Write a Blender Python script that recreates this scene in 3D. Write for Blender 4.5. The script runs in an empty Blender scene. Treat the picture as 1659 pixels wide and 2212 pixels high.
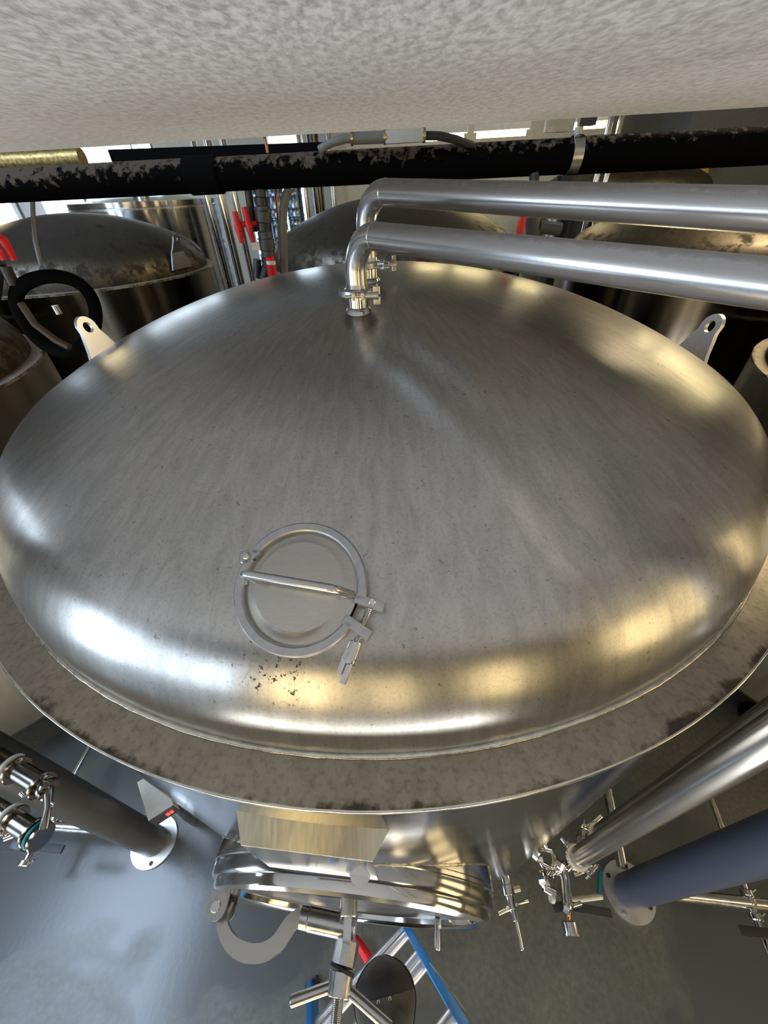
import bpy, bmesh, math, random
from mathutils import Vector, Matrix
random.seed(7)
PI = math.pi
S = bpy.context.scene
COL = S.collection

# ------------------------------------------------------------------ camera
cam_d = bpy.data.cameras.new('camera'); cam = bpy.data.objects.new('camera', cam_d); COL.objects.link(cam)
S.camera = cam
cR = Vector((0.99917932, -0.02610697, -0.03096948)); cU = Vector((0.04050534, 0.64400271, 0.76395014)); cF = Vector((0.0, 0.76457762, -0.64453167))
cR.normalize(); cU.normalize(); cF.normalize()
cam.matrix_world = Matrix(((cR.x, cU.x, -cF.x, 0), (cR.y, cU.y, -cF.y, 0), (cR.z, cU.z, -cF.z, 2.5), (0, 0, 0, 1)))
cam_d.sensor_fit = 'VERTICAL'; cam_d.sensor_height = 36.0; cam_d.lens = 36.0 * 830.0 / 2212.0
cam_d.clip_start = 0.01; cam_d.clip_end = 100

# ------------------------------------------------------------------ world, exposure
S.view_settings.view_transform = 'Standard'; S.view_settings.look = 'None'
S.view_settings.gamma = 1.0; S.view_settings.use_curve_mapping = False
S.view_settings.exposure = 0.35
w = bpy.data.worlds.new('world'); S.world = w; w.use_nodes = True
w.node_tree.nodes['Background'].inputs[0].default_value = (0.75, 0.85, 1.0, 1)
w.node_tree.nodes['Background'].inputs[1].default_value = 0.6

def lamp(name, loc, aim, size, power, col):
    d = bpy.data.lights.new(name, 'AREA'); d.shape = 'RECTANGLE'; d.size, d.size_y = size; d.energy = power; d.color = col
    o = bpy.data.objects.new(name, d); COL.objects.link(o); o.location = loc
    o.rotation_euler = (Vector(aim) - Vector(loc)).to_track_quat('-Z', 'Y').to_euler()
    return o
WARM = (1.0, 0.80, 0.50); DAY = (0.80, 0.90, 1.0)
lamp('unseen_fill_warm', (3.5, -2.5, 4.7), (2.0, 0.0, 1), (2.5, 1.0), 60, WARM)  # unseen warm fill from high right, not a fixture of the room
lamp('added_fill_cool', (-3.3, 0.1, 4.7), (-1.5, 0.1, 0), (2.8, 2.0), 210, (0.58, 0.75, 1.0))  # added cool fill for the bluish glow on the left floor and dome
lamp('added_fill_right', (3.8, 3.0, 4.6), (2.7, 1.2, 1.5), (1.2, 0.6), 80, WARM)  # added warm fill for the right-hand tank wall, no fixture there
lamp('added_fill_low', (-0.3, -1.35, 0.25), (0.0, 1.7, 2.6), (2.6, 0.8), 38, (1.0, 0.97, 0.92))  # added fill aimed up from low down to brighten the duct underside


# ------------------------------------------------------------------ materials
def nt(name):
    m = bpy.data.materials.new(name); m.use_nodes = True
    t = m.node_tree; b = t.nodes['Principled BSDF']
    return m, t, b
def node(t, ty, **kw):
    n = t.nodes.new(ty)
    for k, v in kw.items():
        if k.startswith('i_'):
            key = k[2:]; n.inputs[int(key) if key.isdigit() else key].default_value = v
        else: setattr(n, k, v)
    return n
def ramp(t, src, stops):
    r = t.nodes.new('ShaderNodeValToRGB'); t.links.new(src, r.inputs[0])
    e = r.color_ramp.elements
    while len(e) < len(stops): e.new(0.5)
    for q, (p, c) in zip(e, stops):
        q.position = p; q.color = (c, c, c, 1) if not isinstance(c, tuple) else (*c, 1)
    return r.outputs[0]
def coords(t, scale=(1, 1, 1), rot=(0, 0, 0)):
    tc = t.nodes.new('ShaderNodeTexCoord'); mp = t.nodes.new('ShaderNodeMapping')
    mp.inputs['Scale'].default_value = scale; mp.inputs['Rotation'].default_value = rot
    t.links.new(tc.outputs['Object'], mp.inputs[0]); return mp.outputs[0]
def noise(t, vec, scale, detail=4, rough=0.55, dist=0.0):
    n = node(t, 'ShaderNodeTexNoise', i_Scale=scale, i_Detail=detail, i_Roughness=rough, i_Distortion=dist)
    t.links.new(vec, n.inputs['Vector']); return n.outputs['Fac']
def mix(t, fac, a, b, blend='MIX'):
    m = t.nodes.new('ShaderNodeMix'); m.data_type = 'RGBA'; m.blend_type = blend
    for s, v in ((0, fac), (6, a), (7, b)):
        if hasattr(v, 'is_linked'): t.links.new(v, m.inputs[s])
        else: m.inputs[s].default_value = v if not isinstance(v, tuple) else (*v[:3], 1)
    return m.outputs[2]
def math_(t, op, a, b=None):
    m = t.nodes.new('ShaderNodeMath'); m.operation = op
    for i, v in enumerate((a, b)):
        if v is None: continue
        if hasattr(v, 'is_linked'): t.links.new(v, m.inputs[i])
        else: m.inputs[i].default_value = v
    return m.outputs[0]
def bump(t, b, h, strength, dist=0.002):
    n = node(t, 'ShaderNodeBump', i_Strength=strength, i_Distance=dist)
    t.links.new(h, n.inputs['Height']); t.links.new(n.outputs[0], b.inputs['Normal'])
def plain(name, col, rough=0.5, metal=0.0, var=0.08, scale=30, bmp=0.1, spec=None):
    m, t, b = nt(name)
    v = coords(t); f = noise(t, v, scale)
    lo = tuple(c * (1 - var) for c in col); hi = tuple(min(1, c * (1 + var)) for c in col)
    t.links.new(ramp(t, f, [(0.3, lo), (0.7, hi)]), b.inputs['Base Color'])
    b.inputs['Roughness'].default_value = rough; b.inputs['Metallic'].default_value = metal
    if spec is not None: b.inputs['Specular IOR Level'].default_value = spec
    if bmp: bump(t, b, f, bmp, 0.001)
    return m
def steel(name, col=(0.62, 0.61, 0.60), rough=0.2, var=0.12, scale=8, stretch=(1, 1, 1), bmp=0.03, rvar=0.06):
    m, t, b = nt(name)
    v = coords(t, stretch); f = noise(t, v, scale, 5)
    lo = tuple(c * (1 - var) for c in col); hi = tuple(min(1, c * (1 + var)) for c in col)
    t.links.new(ramp(t, f, [(0.3, lo), (0.7, hi)]), b.inputs['Base Color'])
    b.inputs['Metallic'].default_value = 1
    t.links.new(ramp(t, f, [(0.3, max(0, rough - rvar)), (0.7, rough + rvar)]), b.inputs['Roughness'])
    if bmp: bump(t, b, f, bmp, 0.001)
    return m
def emit(name, col, strength):
    m, t, b = nt(name)
    b.inputs['Base Color'].default_value = (0.1, 0.1, 0.1, 1); b.inputs['Emission Color'].default_value = (*col, 1)
    b.inputs['Emission Strength'].default_value = strength; return m

def polar(t):      # angle and radius about the object's own axis, for radial streaks on a dome
    tc = t.nodes.new('ShaderNodeTexCoord'); sp = t.nodes.new('ShaderNodeSeparateXYZ'); t.links.new(tc.outputs['Object'], sp.inputs[0])
    a = math_(t, 'ARCTAN2', sp.outputs[1], sp.outputs[0])
    r = math_(t, 'SQRT', math_(t, 'ADD', math_(t, 'MULTIPLY', sp.outputs[0], sp.outputs[0]), math_(t, 'MULTIPLY', sp.outputs[1], sp.outputs[1])))
    return tc.outputs['Object'], a, r, sp.outputs[2]
def comb(t, x, y, z=0.0):
    c = t.nodes.new('ShaderNodeCombineXYZ')
    for i, v in enumerate((x, y, z)):
        if hasattr(v, 'is_linked'): t.links.new(v, c.inputs[i])
        else: c.inputs[i].default_value = v
    return c.outputs[0]
def dome_steel(name, col, rough, rust=None, dirt=0.0, streak=0.16):
    m, t, b = nt(name)
    P, a, r, z = polar(t)
    v = comb(t, math_(t, 'MULTIPLY', a, 26.0), math_(t, 'MULTIPLY', r, 11.0))
    s1 = noise(t, v, 1.6, 6, 0.62, 0.6)
    s2 = noise(t, P, 5.0, 4); s3 = noise(t, P, 260.0, 2, 0.6)
    c = ramp(t, s1, [(0.32, tuple(q * (1 - streak) for q in col)), (0.62, tuple(q * (1 + streak * .5) for q in col))])
    c = mix(t, 0.6, c, ramp(t, s2, [(0.3, 0.78), (0.7, 1.0)]), 'MULTIPLY')
    c = mix(t, 0.5, c, ramp(t, s3, [(0.33, 0.72), (0.5, 1.0)]), 'MULTIPLY')
    sp = noise(t, P, 95.0, 3, 0.7)
    c = mix(t, ramp(t, sp, [(0.665, 0.0), (0.70, 0.55)]), c, (0.16, 0.12, 0.08))
    rr = ramp(t, s2, [(0.3, rough + 0.02), (0.7, rough - 0.015)])
    if rust:
        d = t.nodes.new('ShaderNodeVectorMath'); d.operation = 'DISTANCE'
        t.links.new(P, d.inputs[0]); d.inputs[1].default_value = rust[0]
        msk = ramp(t, d.outputs['Value'], [(0.0, 1.0), (rust[1], 0.0)])
        rn = noise(t, P, 120.0, 4, 0.75)
        k = math_(t, 'MULTIPLY', ramp(t, math_(t, 'ADD', rn, math_(t, 'MULTIPLY', msk, 0.16)), [(0.69, 0.0), (0.73, 1.0)]), ramp(t, d.outputs['Value'], [(rust[1] * 0.9, 1.0), (rust[1], 0.0)]))
        c = mix(t, k, c, (0.05, 0.028, 0.012))
        nb = t.nodes.new('ShaderNodeMix'); nb.data_type = 'FLOAT'
        t.links.new(k, nb.inputs[0]); nb.inputs[2].default_value = 1.0; nb.inputs[3].default_value = 0.2
        t.links.new(nb.outputs[0], b.inputs['Metallic'])
    else: b.inputs['Metallic'].default_value = 1
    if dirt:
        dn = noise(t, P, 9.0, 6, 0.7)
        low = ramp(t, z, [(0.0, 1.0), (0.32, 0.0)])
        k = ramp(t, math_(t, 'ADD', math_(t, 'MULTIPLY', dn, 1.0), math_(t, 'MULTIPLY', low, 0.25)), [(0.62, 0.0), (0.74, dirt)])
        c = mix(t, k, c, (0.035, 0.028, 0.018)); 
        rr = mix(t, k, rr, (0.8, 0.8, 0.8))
    t.links.new(c, b.inputs['Base Color']); t.links.new(rr, b.inputs['Roughness'])
    bump(t, b, s3, 0.05, 0.0004)
    return m

M = {}
M['dome'] = dome_steel('brushed_dome_steel', (0.60, 0.585, 0.555), 0.28, rust=((-0.122, -0.85, 0.12), 0.07), streak=0.15)
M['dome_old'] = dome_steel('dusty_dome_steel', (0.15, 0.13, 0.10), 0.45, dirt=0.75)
def ledge_mat():
    m, t, b = nt('stained_ledge_steel'); P, a, r, z = polar(t)
    v = comb(t, math_(t, 'MULTIPLY', a, 30.0), math_(t, 'MULTIPLY', r, 22.0))
    n1 = noise(t, v, 1.0, 7, 0.7, 0.4); n2 = noise(t, P, 14.0, 6, 0.7); n3 = noise(t, P, 120.0, 3)
    c = ramp(t, n1, [(0.3, (0.36, 0.315, 0.245)), (0.7, (0.52, 0.455, 0.36))])
    edge = ramp(t, r, [(0.925, 0.0), (0.948, 1.0)])
    k = ramp(t, math_(t, 'ADD', math_(t, 'ADD', math_(t, 'MULTIPLY', n2, 0.6), math_(t, 'MULTIPLY', noise(t, P, 3.0, 3), 0.4)), math_(t, 'MULTIPLY', edge, 0.20)), [(0.66, 0.0), (0.74, 0.9)])
    c = mix(t, k, c, (0.07, 0.055, 0.035))
    c = mix(t, 0.5, c, ramp(t, n3, [(0.35, 0.6), (0.5, 1.0)]), 'MULTIPLY')
    t.links.new(c, b.inputs['Base Color']); b.inputs['Metallic'].default_value = 0.75
    t.links.new(ramp(t, n2, [(0.3, 0.38), (0.7, 0.6)]), b.inputs['Roughness'])
    bump(t, b, n3, 0.15, 0.0008); return m
M['ledge'] = ledge_mat()
M['weld'] = steel('weld_bead_steel', (0.78, 0.74, 0.64), 0.22, 0.2, 90, bmp=0.9)
M['edge'] = steel('bright_edge_steel', (0.80, 0.77, 0.68), 0.18, 0.15, 60, bmp=0.3)
M['shell'] = steel('mirror_shell_steel', (0.46, 0.46, 0.46), 0.13, 0.10, 3, (1, 1, 6), 0.01, 0.03)
M['shell_lit'] = steel('beige_lit_shell_steel', (0.40, 0.36, 0.28), 0.38, 0.15, 3, (2, 2, 0.4), 0.0)  # lighter copy of the old shell steel, beige light put into the colour
M['bronze'] = steel('dark_tube_steel', (0.26, 0.24, 0.21), 0.2, 0.1, 10)
M['shell_old'] = steel('dull_shell_steel', (0.15, 0.135, 0.11), 0.18, 0.2, 3, (2, 2, 0.4), 0.0)
M['polish'] = steel('polished_steel', (0.72, 0.71, 0.69), 0.10, 0.06, 20, bmp=0.02, rvar=0.03)
M['satin'] = steel('satin_steel', (0.60, 0.60, 0.60), 0.24, 0.08, 40, (1, 1, 1), 0.04)
M['brushed'] = steel('brushed_plate_steel', (0.56, 0.54, 0.49), 0.25, 0.05, 90, (1, 9, 1), 0.03, 0.02)
M['riser'] = steel('riser_steel', (0.62, 0.61, 0.60), 0.23, 0.03, 6, bmp=0.0, rvar=0.02)
M['cast'] = steel('cast_clamp_steel', (0.52, 0.52, 0.52), 0.34, 0.10, 120, bmp=0.12)
M['lug'] = steel('plate_lug_steel', (0.86, 0.86, 0.88), 0.5, 0.05, 25, bmp=0.05)
M['plate'] = steel('reflective_bracket_steel', (0.72, 0.66, 0.50), 0.42, 0.10, 30, (8, 1, 1), 0.05)
def pipe_mat():
    m, t, b = nt('pipe_steel_with_dust'); v = coords(t); n1 = noise(t, v, 60, 5, 0.7); n2 = noise(t, v, 300, 2)
    g = t.nodes.new('ShaderNodeNewGeometry'); sp = t.nodes.new('ShaderNodeSeparateXYZ'); t.links.new(g.outputs['Normal'], sp.inputs[0])
    up = ramp(t, math_(t, 'ADD', sp.outputs[2], math_(t, 'MULTIPLY', math_(t, 'SUBTRACT', n1, 0.5), 0.8)), [(0.72, 0.0), (0.86, 0.6)])
    c = mix(t, up, (0.62, 0.62, 0.63), (0.42, 0.42, 0.42)); t.links.new(c, b.inputs['Base Color'])
    t.links.new(mix(t, up, (0.23, 0.23, 0.23), (0.5, 0.5, 0.5)), b.inputs['Roughness']); b.inputs['Metallic'].default_value = 1
    bump(t, b, n2, 0.08, 0.0004); return m
M['pipe'] = pipe_mat()
def duct_mat():
    m, t, b = nt('galvanised_duct_sheet'); v = coords(t, (1, 0.5, 1))
    n1 = noise(t, v, 105, 3, 0.55, 0.3); n2 = noise(t, v, 290, 2, 0.6)
    f = math_(t, 'ADD', math_(t, 'MULTIPLY', n1, 0.8), math_(t, 'MULTIPLY', n2, 0.2))
    t.links.new(ramp(t, f, [(0.37, (0.34, 0.36, 0.41)), (0.60, (0.86, 0.90, 1.0))]), b.inputs['Base Color'])
    b.inputs['Metallic'].default_value = 0.0; b.inputs['Roughness'].default_value = 0.40
    b.inputs['Sheen Weight'].default_value = 0.70; b.inputs['Sheen Roughness'].default_value = 0.35
    bump(t, b, f, 0.5, 0.004); return m
M['duct'] = duct_mat()
M['door'] = steel('dark_reflection_door_steel', (0.13, 0.13, 0.135), 0.35, 0.1, 20)  # dark reflection of the floor on the door is put into the colour
def foam_mat():
    m, t, b = nt('black_foam_with_dust'); v = coords(t); n1 = noise(t, v, 45, 4, 0.6); n2 = noise(t, v, 12, 3)
    g = t.nodes.new('ShaderNodeNewGeometry'); sp = t.nodes.new('ShaderNodeSeparateXYZ'); t.links.new(g.outputs['Normal'], sp.inputs[0])
    x = math_(t, 'ADD', math_(t, 'ADD', sp.outputs[2], math_(t, 'MULTIPLY', math_(t, 'SUBTRACT', n1, 0.5), 3.6)), math_(t, 'MULTIPLY', math_(t, 'SUBTRACT', n2, 0.5), 1.6))
    tc = t.nodes.new('ShaderNodeTexCoord'); s2 = t.nodes.new('ShaderNodeSeparateXYZ'); t.links.new(tc.outputs['Object'], s2.inputs[0])
    x = math_(t, 'ADD', x, math_(t, 'MULTIPLY', s2.outputs[0], -0.30))
    up = ramp(t, x, [(0.50, 0.0), (1.0, 0.95)])
    c = mix(t, up, (0.002, 0.002, 0.0022), (0.115, 0.094, 0.072)); t.links.new(c, b.inputs['Base Color']); b.inputs['Roughness'].default_value = 0.8; b.inputs['Specular IOR Level'].default_value = 0.04
    bump(t, b, n1, 0.3, 0.003); return m
M['foam'] = foam_mat()
def floor_mat():
    m, t, b = nt('wet_epoxy_floor'); v = coords(t); n1 = noise(t, v, 1.1, 4, 0.5, 0.4); n2 = noise(t, v, 45, 5, 0.6); n3 = noise(t, v, 5, 5, 0.6)
    wet = ramp(t, math_(t, 'ADD', n1, math_(t, 'MULTIPLY', n3, 0.12)), [(0.535, 0.0), (0.60, 1.0)])
    dry = ramp(t, n2, [(0.3, (0.085, 0.088, 0.078)), (0.7, (0.14, 0.142, 0.125))])
    dry = mix(t, 0.6, dry, ramp(t, n3, [(0.3, 0.7), (0.7, 1.0)]), 'MULTIPLY')
    c = mix(t, wet, dry, (0.075, 0.08, 0.08)); t.links.new(c, b.inputs['Base Color'])
    t.links.new(mix(t, wet, ramp(t, n3, [(0.3, 0.32), (0.7, 0.44)]), (0.24, 0.24, 0.24)), b.inputs['Roughness'])
    bump(t, b, n2, 0.15, 0.002); return m
M['floor'] = floor_mat()
M['wall'] = plain('painted_wall', (0.66, 0.63, 0.52), 0.7)
M['wall_grey'] = plain('painted_grey_wall', (0.16, 0.15, 0.14), 0.6)
M['wall_dark'] = plain('painted_dark_panel', (0.20, 0.20, 0.19), 0.6)
M['ceiling'] = plain('painted_ceiling', (0.30, 0.30, 0.30), 0.8)
M['black_rubber'] = plain('black_rubber', (0.022, 0.022, 0.024), 0.55)
M['black_plastic'] = plain('black_plastic', (0.03, 0.03, 0.032), 0.35)
M['matte_black'] = plain('matte_black', (0.004, 0.004, 0.0045), 0.9, spec=0.05)
M['tan'] = plain('tan_hose', (0.10, 0.065, 0.04), 0.5)
M['grey_pvc'] = plain('dark_grey_pvc', (0.075, 0.078, 0.08), 0.45)
M['grey_hose'] = plain('grey_hose', (0.16, 0.16, 0.15), 0.5)
M['leg_black'] = plain('black_powder_coat', (0.06, 0.058, 0.055), 0.35, 0.3)
M['leg_blue'] = plain('slate_blue_powder_coat', (0.045, 0.058, 0.095), 0.34, 0.1, bmp=0.4, scale=200)
M['red'] = plain('red_plastic', (0.72, 0.015, 0.02), 0.35)
M['blue'] = plain('blue_painted_rail', (0.0, 0.22, 0.62), 0.35)
M['teal'] = plain('teal_gasket', (0.0, 0.16, 0.20), 0.4)
M['white_gasket'] = plain('white_gasket', (0.82, 0.79, 0.70), 0.45)
M['white_sleeve'] = plain('grey_white_sleeve', (0.45, 0.46, 0.44), 0.5)
M['copper'] = plain('copper_tube', (0.45, 0.20, 0.12), 0.3, 1.0)
M['brass'] = plain('brass', (0.75, 0.62, 0.3), 0.25, 1.0)
M['alu'] = plain('aluminium_tube', (0.78, 0.78, 0.78), 0.35, 0.8)
M['boot'] = plain('dusty_black_leather', (0.035, 0.033, 0.032), 0.6, var=0.5, scale=14, bmp=0.4)
M['toecap'] = plain('scuffed_boot_leather', (0.095, 0.088, 0.07), 0.7, var=0.5, scale=22, bmp=0.4)
M['foot'] = steel('floor_plate_steel', (0.66, 0.65, 0.62), 0.38, 0.12, 14, bmp=0.05)
M['pvc_box'] = plain('beige_enclosure', (0.52, 0.50, 0.43), 0.45)
M['day'] = emit('daylight_pane', (0.70, 0.84, 1.0), 4.4)
M['warmglow'] = emit('added_warm_glow', (1.0, 0.76, 0.38), 2.7)  # added glow standing in for warm-lit surroundings, no known window
M['tube'] = emit('warm_light_tube', (1.0, 0.82, 0.42), 26.0)
M['blue_led'] = emit('blue_led', (0.15, 0.12, 1.0), 8.0)
M['red_led'] = emit('red_led', (1.0, 0.03, 0.02), 4.0)
M['keg'] = steel('blue_lit_keg_steel', (0.42, 0.52, 0.62), 0.3, 0.15, 12)  # blue light falling on the kegs is put into the steel colour
M['gold'] = plain('gold_foil_wrap', (0.30, 0.22, 0.08), 0.4, 0.7, 0.5, 60, 0.8)
M['yellow'] = plain('yellow_panel', (0.75, 0.52, 0.05), 0.5)

# ------------------------------------------------------------------ mesh helpers
def frame(d, ref=None):
    d = Vector(d).normalized(); r = Vector(ref) if ref is not None else (Vector((0, 0, 1)) if abs(d.z) < 0.9 else Vector((0, 1, 0)))
    x = r.cross(d)
    if x.length < 1e-6: x = Vector((1, 0, 0)).cross(d)
    x.normalize(); y = d.cross(x).normalized(); return x, y, d
class MB:
    def __init__(s): s.v = []; s.f = []
    def add(s, vs, fs):
        o = len(s.v); s.v += [tuple(q) for q in vs]; s.f += [tuple(i + o for i in q) for q in fs]; return s
    def lathe(s, prof, org=(0, 0, 0), ax=(0, 0, 1), seg=32, a0=0.0, a1=2 * PI, ref=None):
        x, y, d = frame(ax, ref); org = Vector(org); full = abs(a1 - a0 - 2 * PI) < 1e-6; n = seg if full else seg + 1
        vs = []; rings = []
        for (r, h) in prof:
            if r < 1e-7 and full: rings.append([len(vs)]); vs.append(org + d * h)
            else:
                rings.append(list(range(len(vs), len(vs) + n)))
                for i in range(n):
                    a = a0 + (a1 - a0) * i / seg; vs.append(org + d * h + (x * math.cos(a) + y * math.sin(a)) * r)
        fs = []
        for A, B in zip(rings, rings[1:]):
            for i in range(n if full else n - 1):
                j = (i + 1) % n
                if len(A) == 1 and len(B) == 1: continue
                if len(A) == 1: fs.append((A[0], B[i], B[j]))
                elif len(B) == 1: fs.append((A[i], B[0], A[j]))
                else: fs.append((A[i], B[i], B[j], A[j]))
        if not full:
            fs.append(tuple(r[0] for r in rings)); fs.append(tuple(r[-1] for r in reversed(rings)))
        return s.add(vs, fs)
    def cyl(s, a, b, r, r2=None, seg=20, ref=None, bev=0.0):
        a = Vector(a); b = Vector(b); L = (b - a).length; r2 = r if r2 is None else r2
        p = [(0, 0), (r, 0), (r2, L), (0, L)] if bev == 0 else [(0, 0), (r - bev, 0), (r, bev), (r2, L - bev), (r2 - bev, L), (0, L)]
        return s.lathe(p, a, b - a, seg, ref=ref)
    def ring(s, c, ax, ri, ro, h, seg=40, a0=0.0, a1=2 * PI, ref=None, bev=None):
        e = min(ro - ri, h) * 0.18 if bev is None else bev
        p = [(ri + e, -h / 2), (ro - e, -h / 2), (ro, -h / 2 + e), (ro, h / 2 - e), (ro - e, h / 2), (ri + e, h / 2), (ri, h / 2 - e), (ri, -h / 2 + e), (ri + e, -h / 2)]
        if abs(a1 - a0 - 2 * PI) > 1e-6: p = p[:-1]; return s.sect(p, c, ax, seg, a0, a1, ref)
        return s.lathe(p, c, ax, seg, ref=ref)
    def sect(s, p, c, ax, seg, a0, a1, ref=None):
        x, y, d = frame(ax, ref); c = Vector(c); n = len(p); vs = []; fs = []
        for i in range(seg + 1):
            a = a0 + (a1 - a0) * i / seg
            for (r, h) in p: vs.append(c + d * h + (x * math.cos(a) + y * math.sin(a)) * r)
        for i in range(seg):
            for k in range(n): fs.append((i * n + k, i * n + (k + 1) % n, (i + 1) * n + (k + 1) % n, (i + 1) * n + k))
        fs.append(tuple(range(n - 1, -1, -1))); fs.append(tuple(seg * n + k for k in range(n)))
        return s.add(vs, fs)
    def box(s, c, size, X=(1, 0, 0), Y=None, Z=None, bev=0.0):
        X = Vector(X).normalized()
        if Z is None: Z = Vector((0, 0, 1)) if abs(X.z) < 0.9 else Vector((0, 1, 0))
        Z = Vector(Z); Y = Z.cross(X).normalized(); Z = X.cross(Y).normalized(); c = Vector(c); hx, hy, hz = [q / 2 for q in size]
        e = bev
        if e == 0:
            vs = [c + X * i * hx + Y * j * hy + Z * k * hz for i in (-1, 1) for j in (-1, 1) for k in (-1, 1)]
            return s.add(vs, [(0, 1, 3, 2), (4, 6, 7, 5), (0, 4, 5, 1), (2, 3, 7, 6), (0, 2, 6, 4), (1, 5, 7, 3)])
        bm = bmesh.new(); bmesh.ops.create_cube(bm, size=1)
        for q in bm.verts: q.co = Vector((q.co.x * 2 * hx, q.co.y * 2 * hy, q.co.z * 2 * hz))
        bmesh.ops.bevel(bm, geom=bm.edges[:], offset=e, segments=2, affect='EDGES', profile=0.7)
        bm.verts.ensure_lookup_table()
        vs = [c + X * q.co.x + Y * q.co.y + Z * q.co.z for q in bm.verts]; fs = [tuple(q.index for q in f.verts) for f in bm.faces]
        bm.free(); return s.add(vs, fs)
    def tube(s, pts, r, seg=14, cap=True):
        pts = [Vector(p) for p in pts]; n = len(pts); rr = r if isinstance(r, (list, tuple)) else [r] * n
        vs = []; fs = []; x = None
        for i, p in enumerate(pts):
            d = (pts[min(i + 1, n - 1)] - pts[max(i - 1, 0)]).normalized()
            if x is None: x, y, _ = frame(d)
            else: x = (x - d * x.dot(d)).normalized(); y = d.cross(x)
            for k in range(seg):
                a = 2 * PI * k / seg; vs.append(p + (x * math.cos(a) + y * math.sin(a)) * rr[i])
        for i in range(n - 1):
            for k in range(seg): fs.append((i * seg + k, i * seg + (k + 1) % seg, (i + 1) * seg + (k + 1) % seg, (i + 1) * seg + k))
        if cap: fs.append(tuple(range(seg - 1, -1, -1))); fs.append(tuple((n - 1) * seg + k for k in range(seg)))
        return s.add(vs, fs)
    def strip(s, pts, wd, th, up):        # flat bar swept along pts; wd across, th along up
        pts = [Vector(p) for p in pts]; up = Vector(up).normalized(); vs = []; n = len(pts)
        for i, p in enumerate(pts):
            d = (pts[min(i + 1, n - 1)] - pts[max(i - 1, 0)]).normalized(); sd = d.cross(up).normalized(); ww = wd[i] if isinstance(wd, list) else wd
            vs += [p + sd * ww / 2 + up * th / 2, p - sd * ww / 2 + up * th / 2, p - sd * ww / 2 - up * th / 2, p + sd * ww / 2 - up * th / 2]
        fs = []
        for i in range(n - 1):
            for k in range(4): fs.append((i * 4 + k, i * 4 + (k + 1) % 4, (i + 1) * 4 + (k + 1) % 4, (i + 1) * 4 + k))
        fs.append((3, 2, 1, 0)); fs.append(tuple((n - 1) * 4 + k for k in range(4)))
        return s.add(vs, fs)
    def prism(s, poly, org, X, Y, th):    # polygon in X,Y plane, extruded both ways by th/2
        X = Vector(X).normalized(); Y = Vector(Y).normalized(); N = X.cross(Y).normalized(); org = Vector(org); n = len(poly)
        vs = [org + X * a + Y * b + N * th / 2 for a, b in poly] + [org + X * a + Y * b - N * th / 2 for a, b in poly]
        fs = [tuple(range(n)), tuple(range(2 * n - 1, n - 1, -1))] + [(i, i + n, (i + 1) % n + n, (i + 1) % n) for i in range(n)]
        return s.add(vs, fs)
    def hull(s, vs8):
        return s.add(vs8, [(0, 1, 2, 3), (7, 6, 5, 4), (0, 4, 5, 1), (1, 5, 6, 2), (2, 6, 7, 3), (3, 7, 4, 0)])
    def build(s, name, mat, parent=None, org=None, smooth=True, ang=35):
        me = bpy.data.meshes.new(name)
        o_ = Vector(org) if org is not None else Vector((0, 0, 0))
        base = o_ if parent is None else Vector(parent.get('_o', (0, 0, 0)))
        me.from_pydata([tuple(Vector(v) - base) for v in s.v], [], s.f)
        bm = bmesh.new(); bm.from_mesh(me); bmesh.ops.recalc_face_normals(bm, faces=bm.faces[:]); bm.to_mesh(me); bm.free()
        me.materials.append(mat)
        if smooth:
            me.polygons.foreach_set('use_smooth', [True] * len(me.polygons)); me.set_sharp_from_angle(angle=math.radians(ang))
        o = bpy.data.objects.new(name, me); COL.objects.link(o)
        if parent is None: o.location = o_; o['_o'] = tuple(o_)
        else: o.parent = parent; o['_o'] = tuple(base)
        return o
ROOTS = []
def thing(name, label, cat, loc=(0, 0, 0), group=None):
    o = bpy.data.objects.new(name, None); COL.objects.link(o); o.location = loc; o.empty_display_size = 0.05
    o['_o'] = tuple(loc); o['label'] = label; o['category'] = cat
    if group: o['group'] = group
    return o
def tag(o, label, cat, group=None):
    o['label'] = label; o['category'] = cat
    if group: o['group'] = group
    return o
def struct(o): o['kind'] = 'structure'; return o
def arcpts(c, X, Y, r, a0, a1, n): 
    c = Vector(c); return [c + Vector(X) * r * math.cos(a0 + (a1 - a0) * i / n) + Vector(Y) * r * math.sin(a0 + (a1 - a0) * i / n) for i in range(n + 1)]
def bend(p0, p1, p2, r, n=10):           # rounded corner at p1
    p0, p1, p2 = Vector(p0), Vector(p1), Vector(p2); a = (p0 - p1).normalized(); b = (p2 - p1).normalized()
    th = a.angle(b); t = r / math.tan(th / 2); c = p1 + (a + b).normalized() * (r / math.sin(th / 2))
    s0 = p1 + a * t; s1 = p1 + b * t; v0 = s0 - c; v1 = s1 - c; ph = v0.angle(v1); out = []
    for i in range(n + 1):
        k = i / n; out.append(c + (v0 * math.sin((1 - k) * ph) + v1 * math.sin(k * ph)) / math.sin(ph))
    return out

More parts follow.
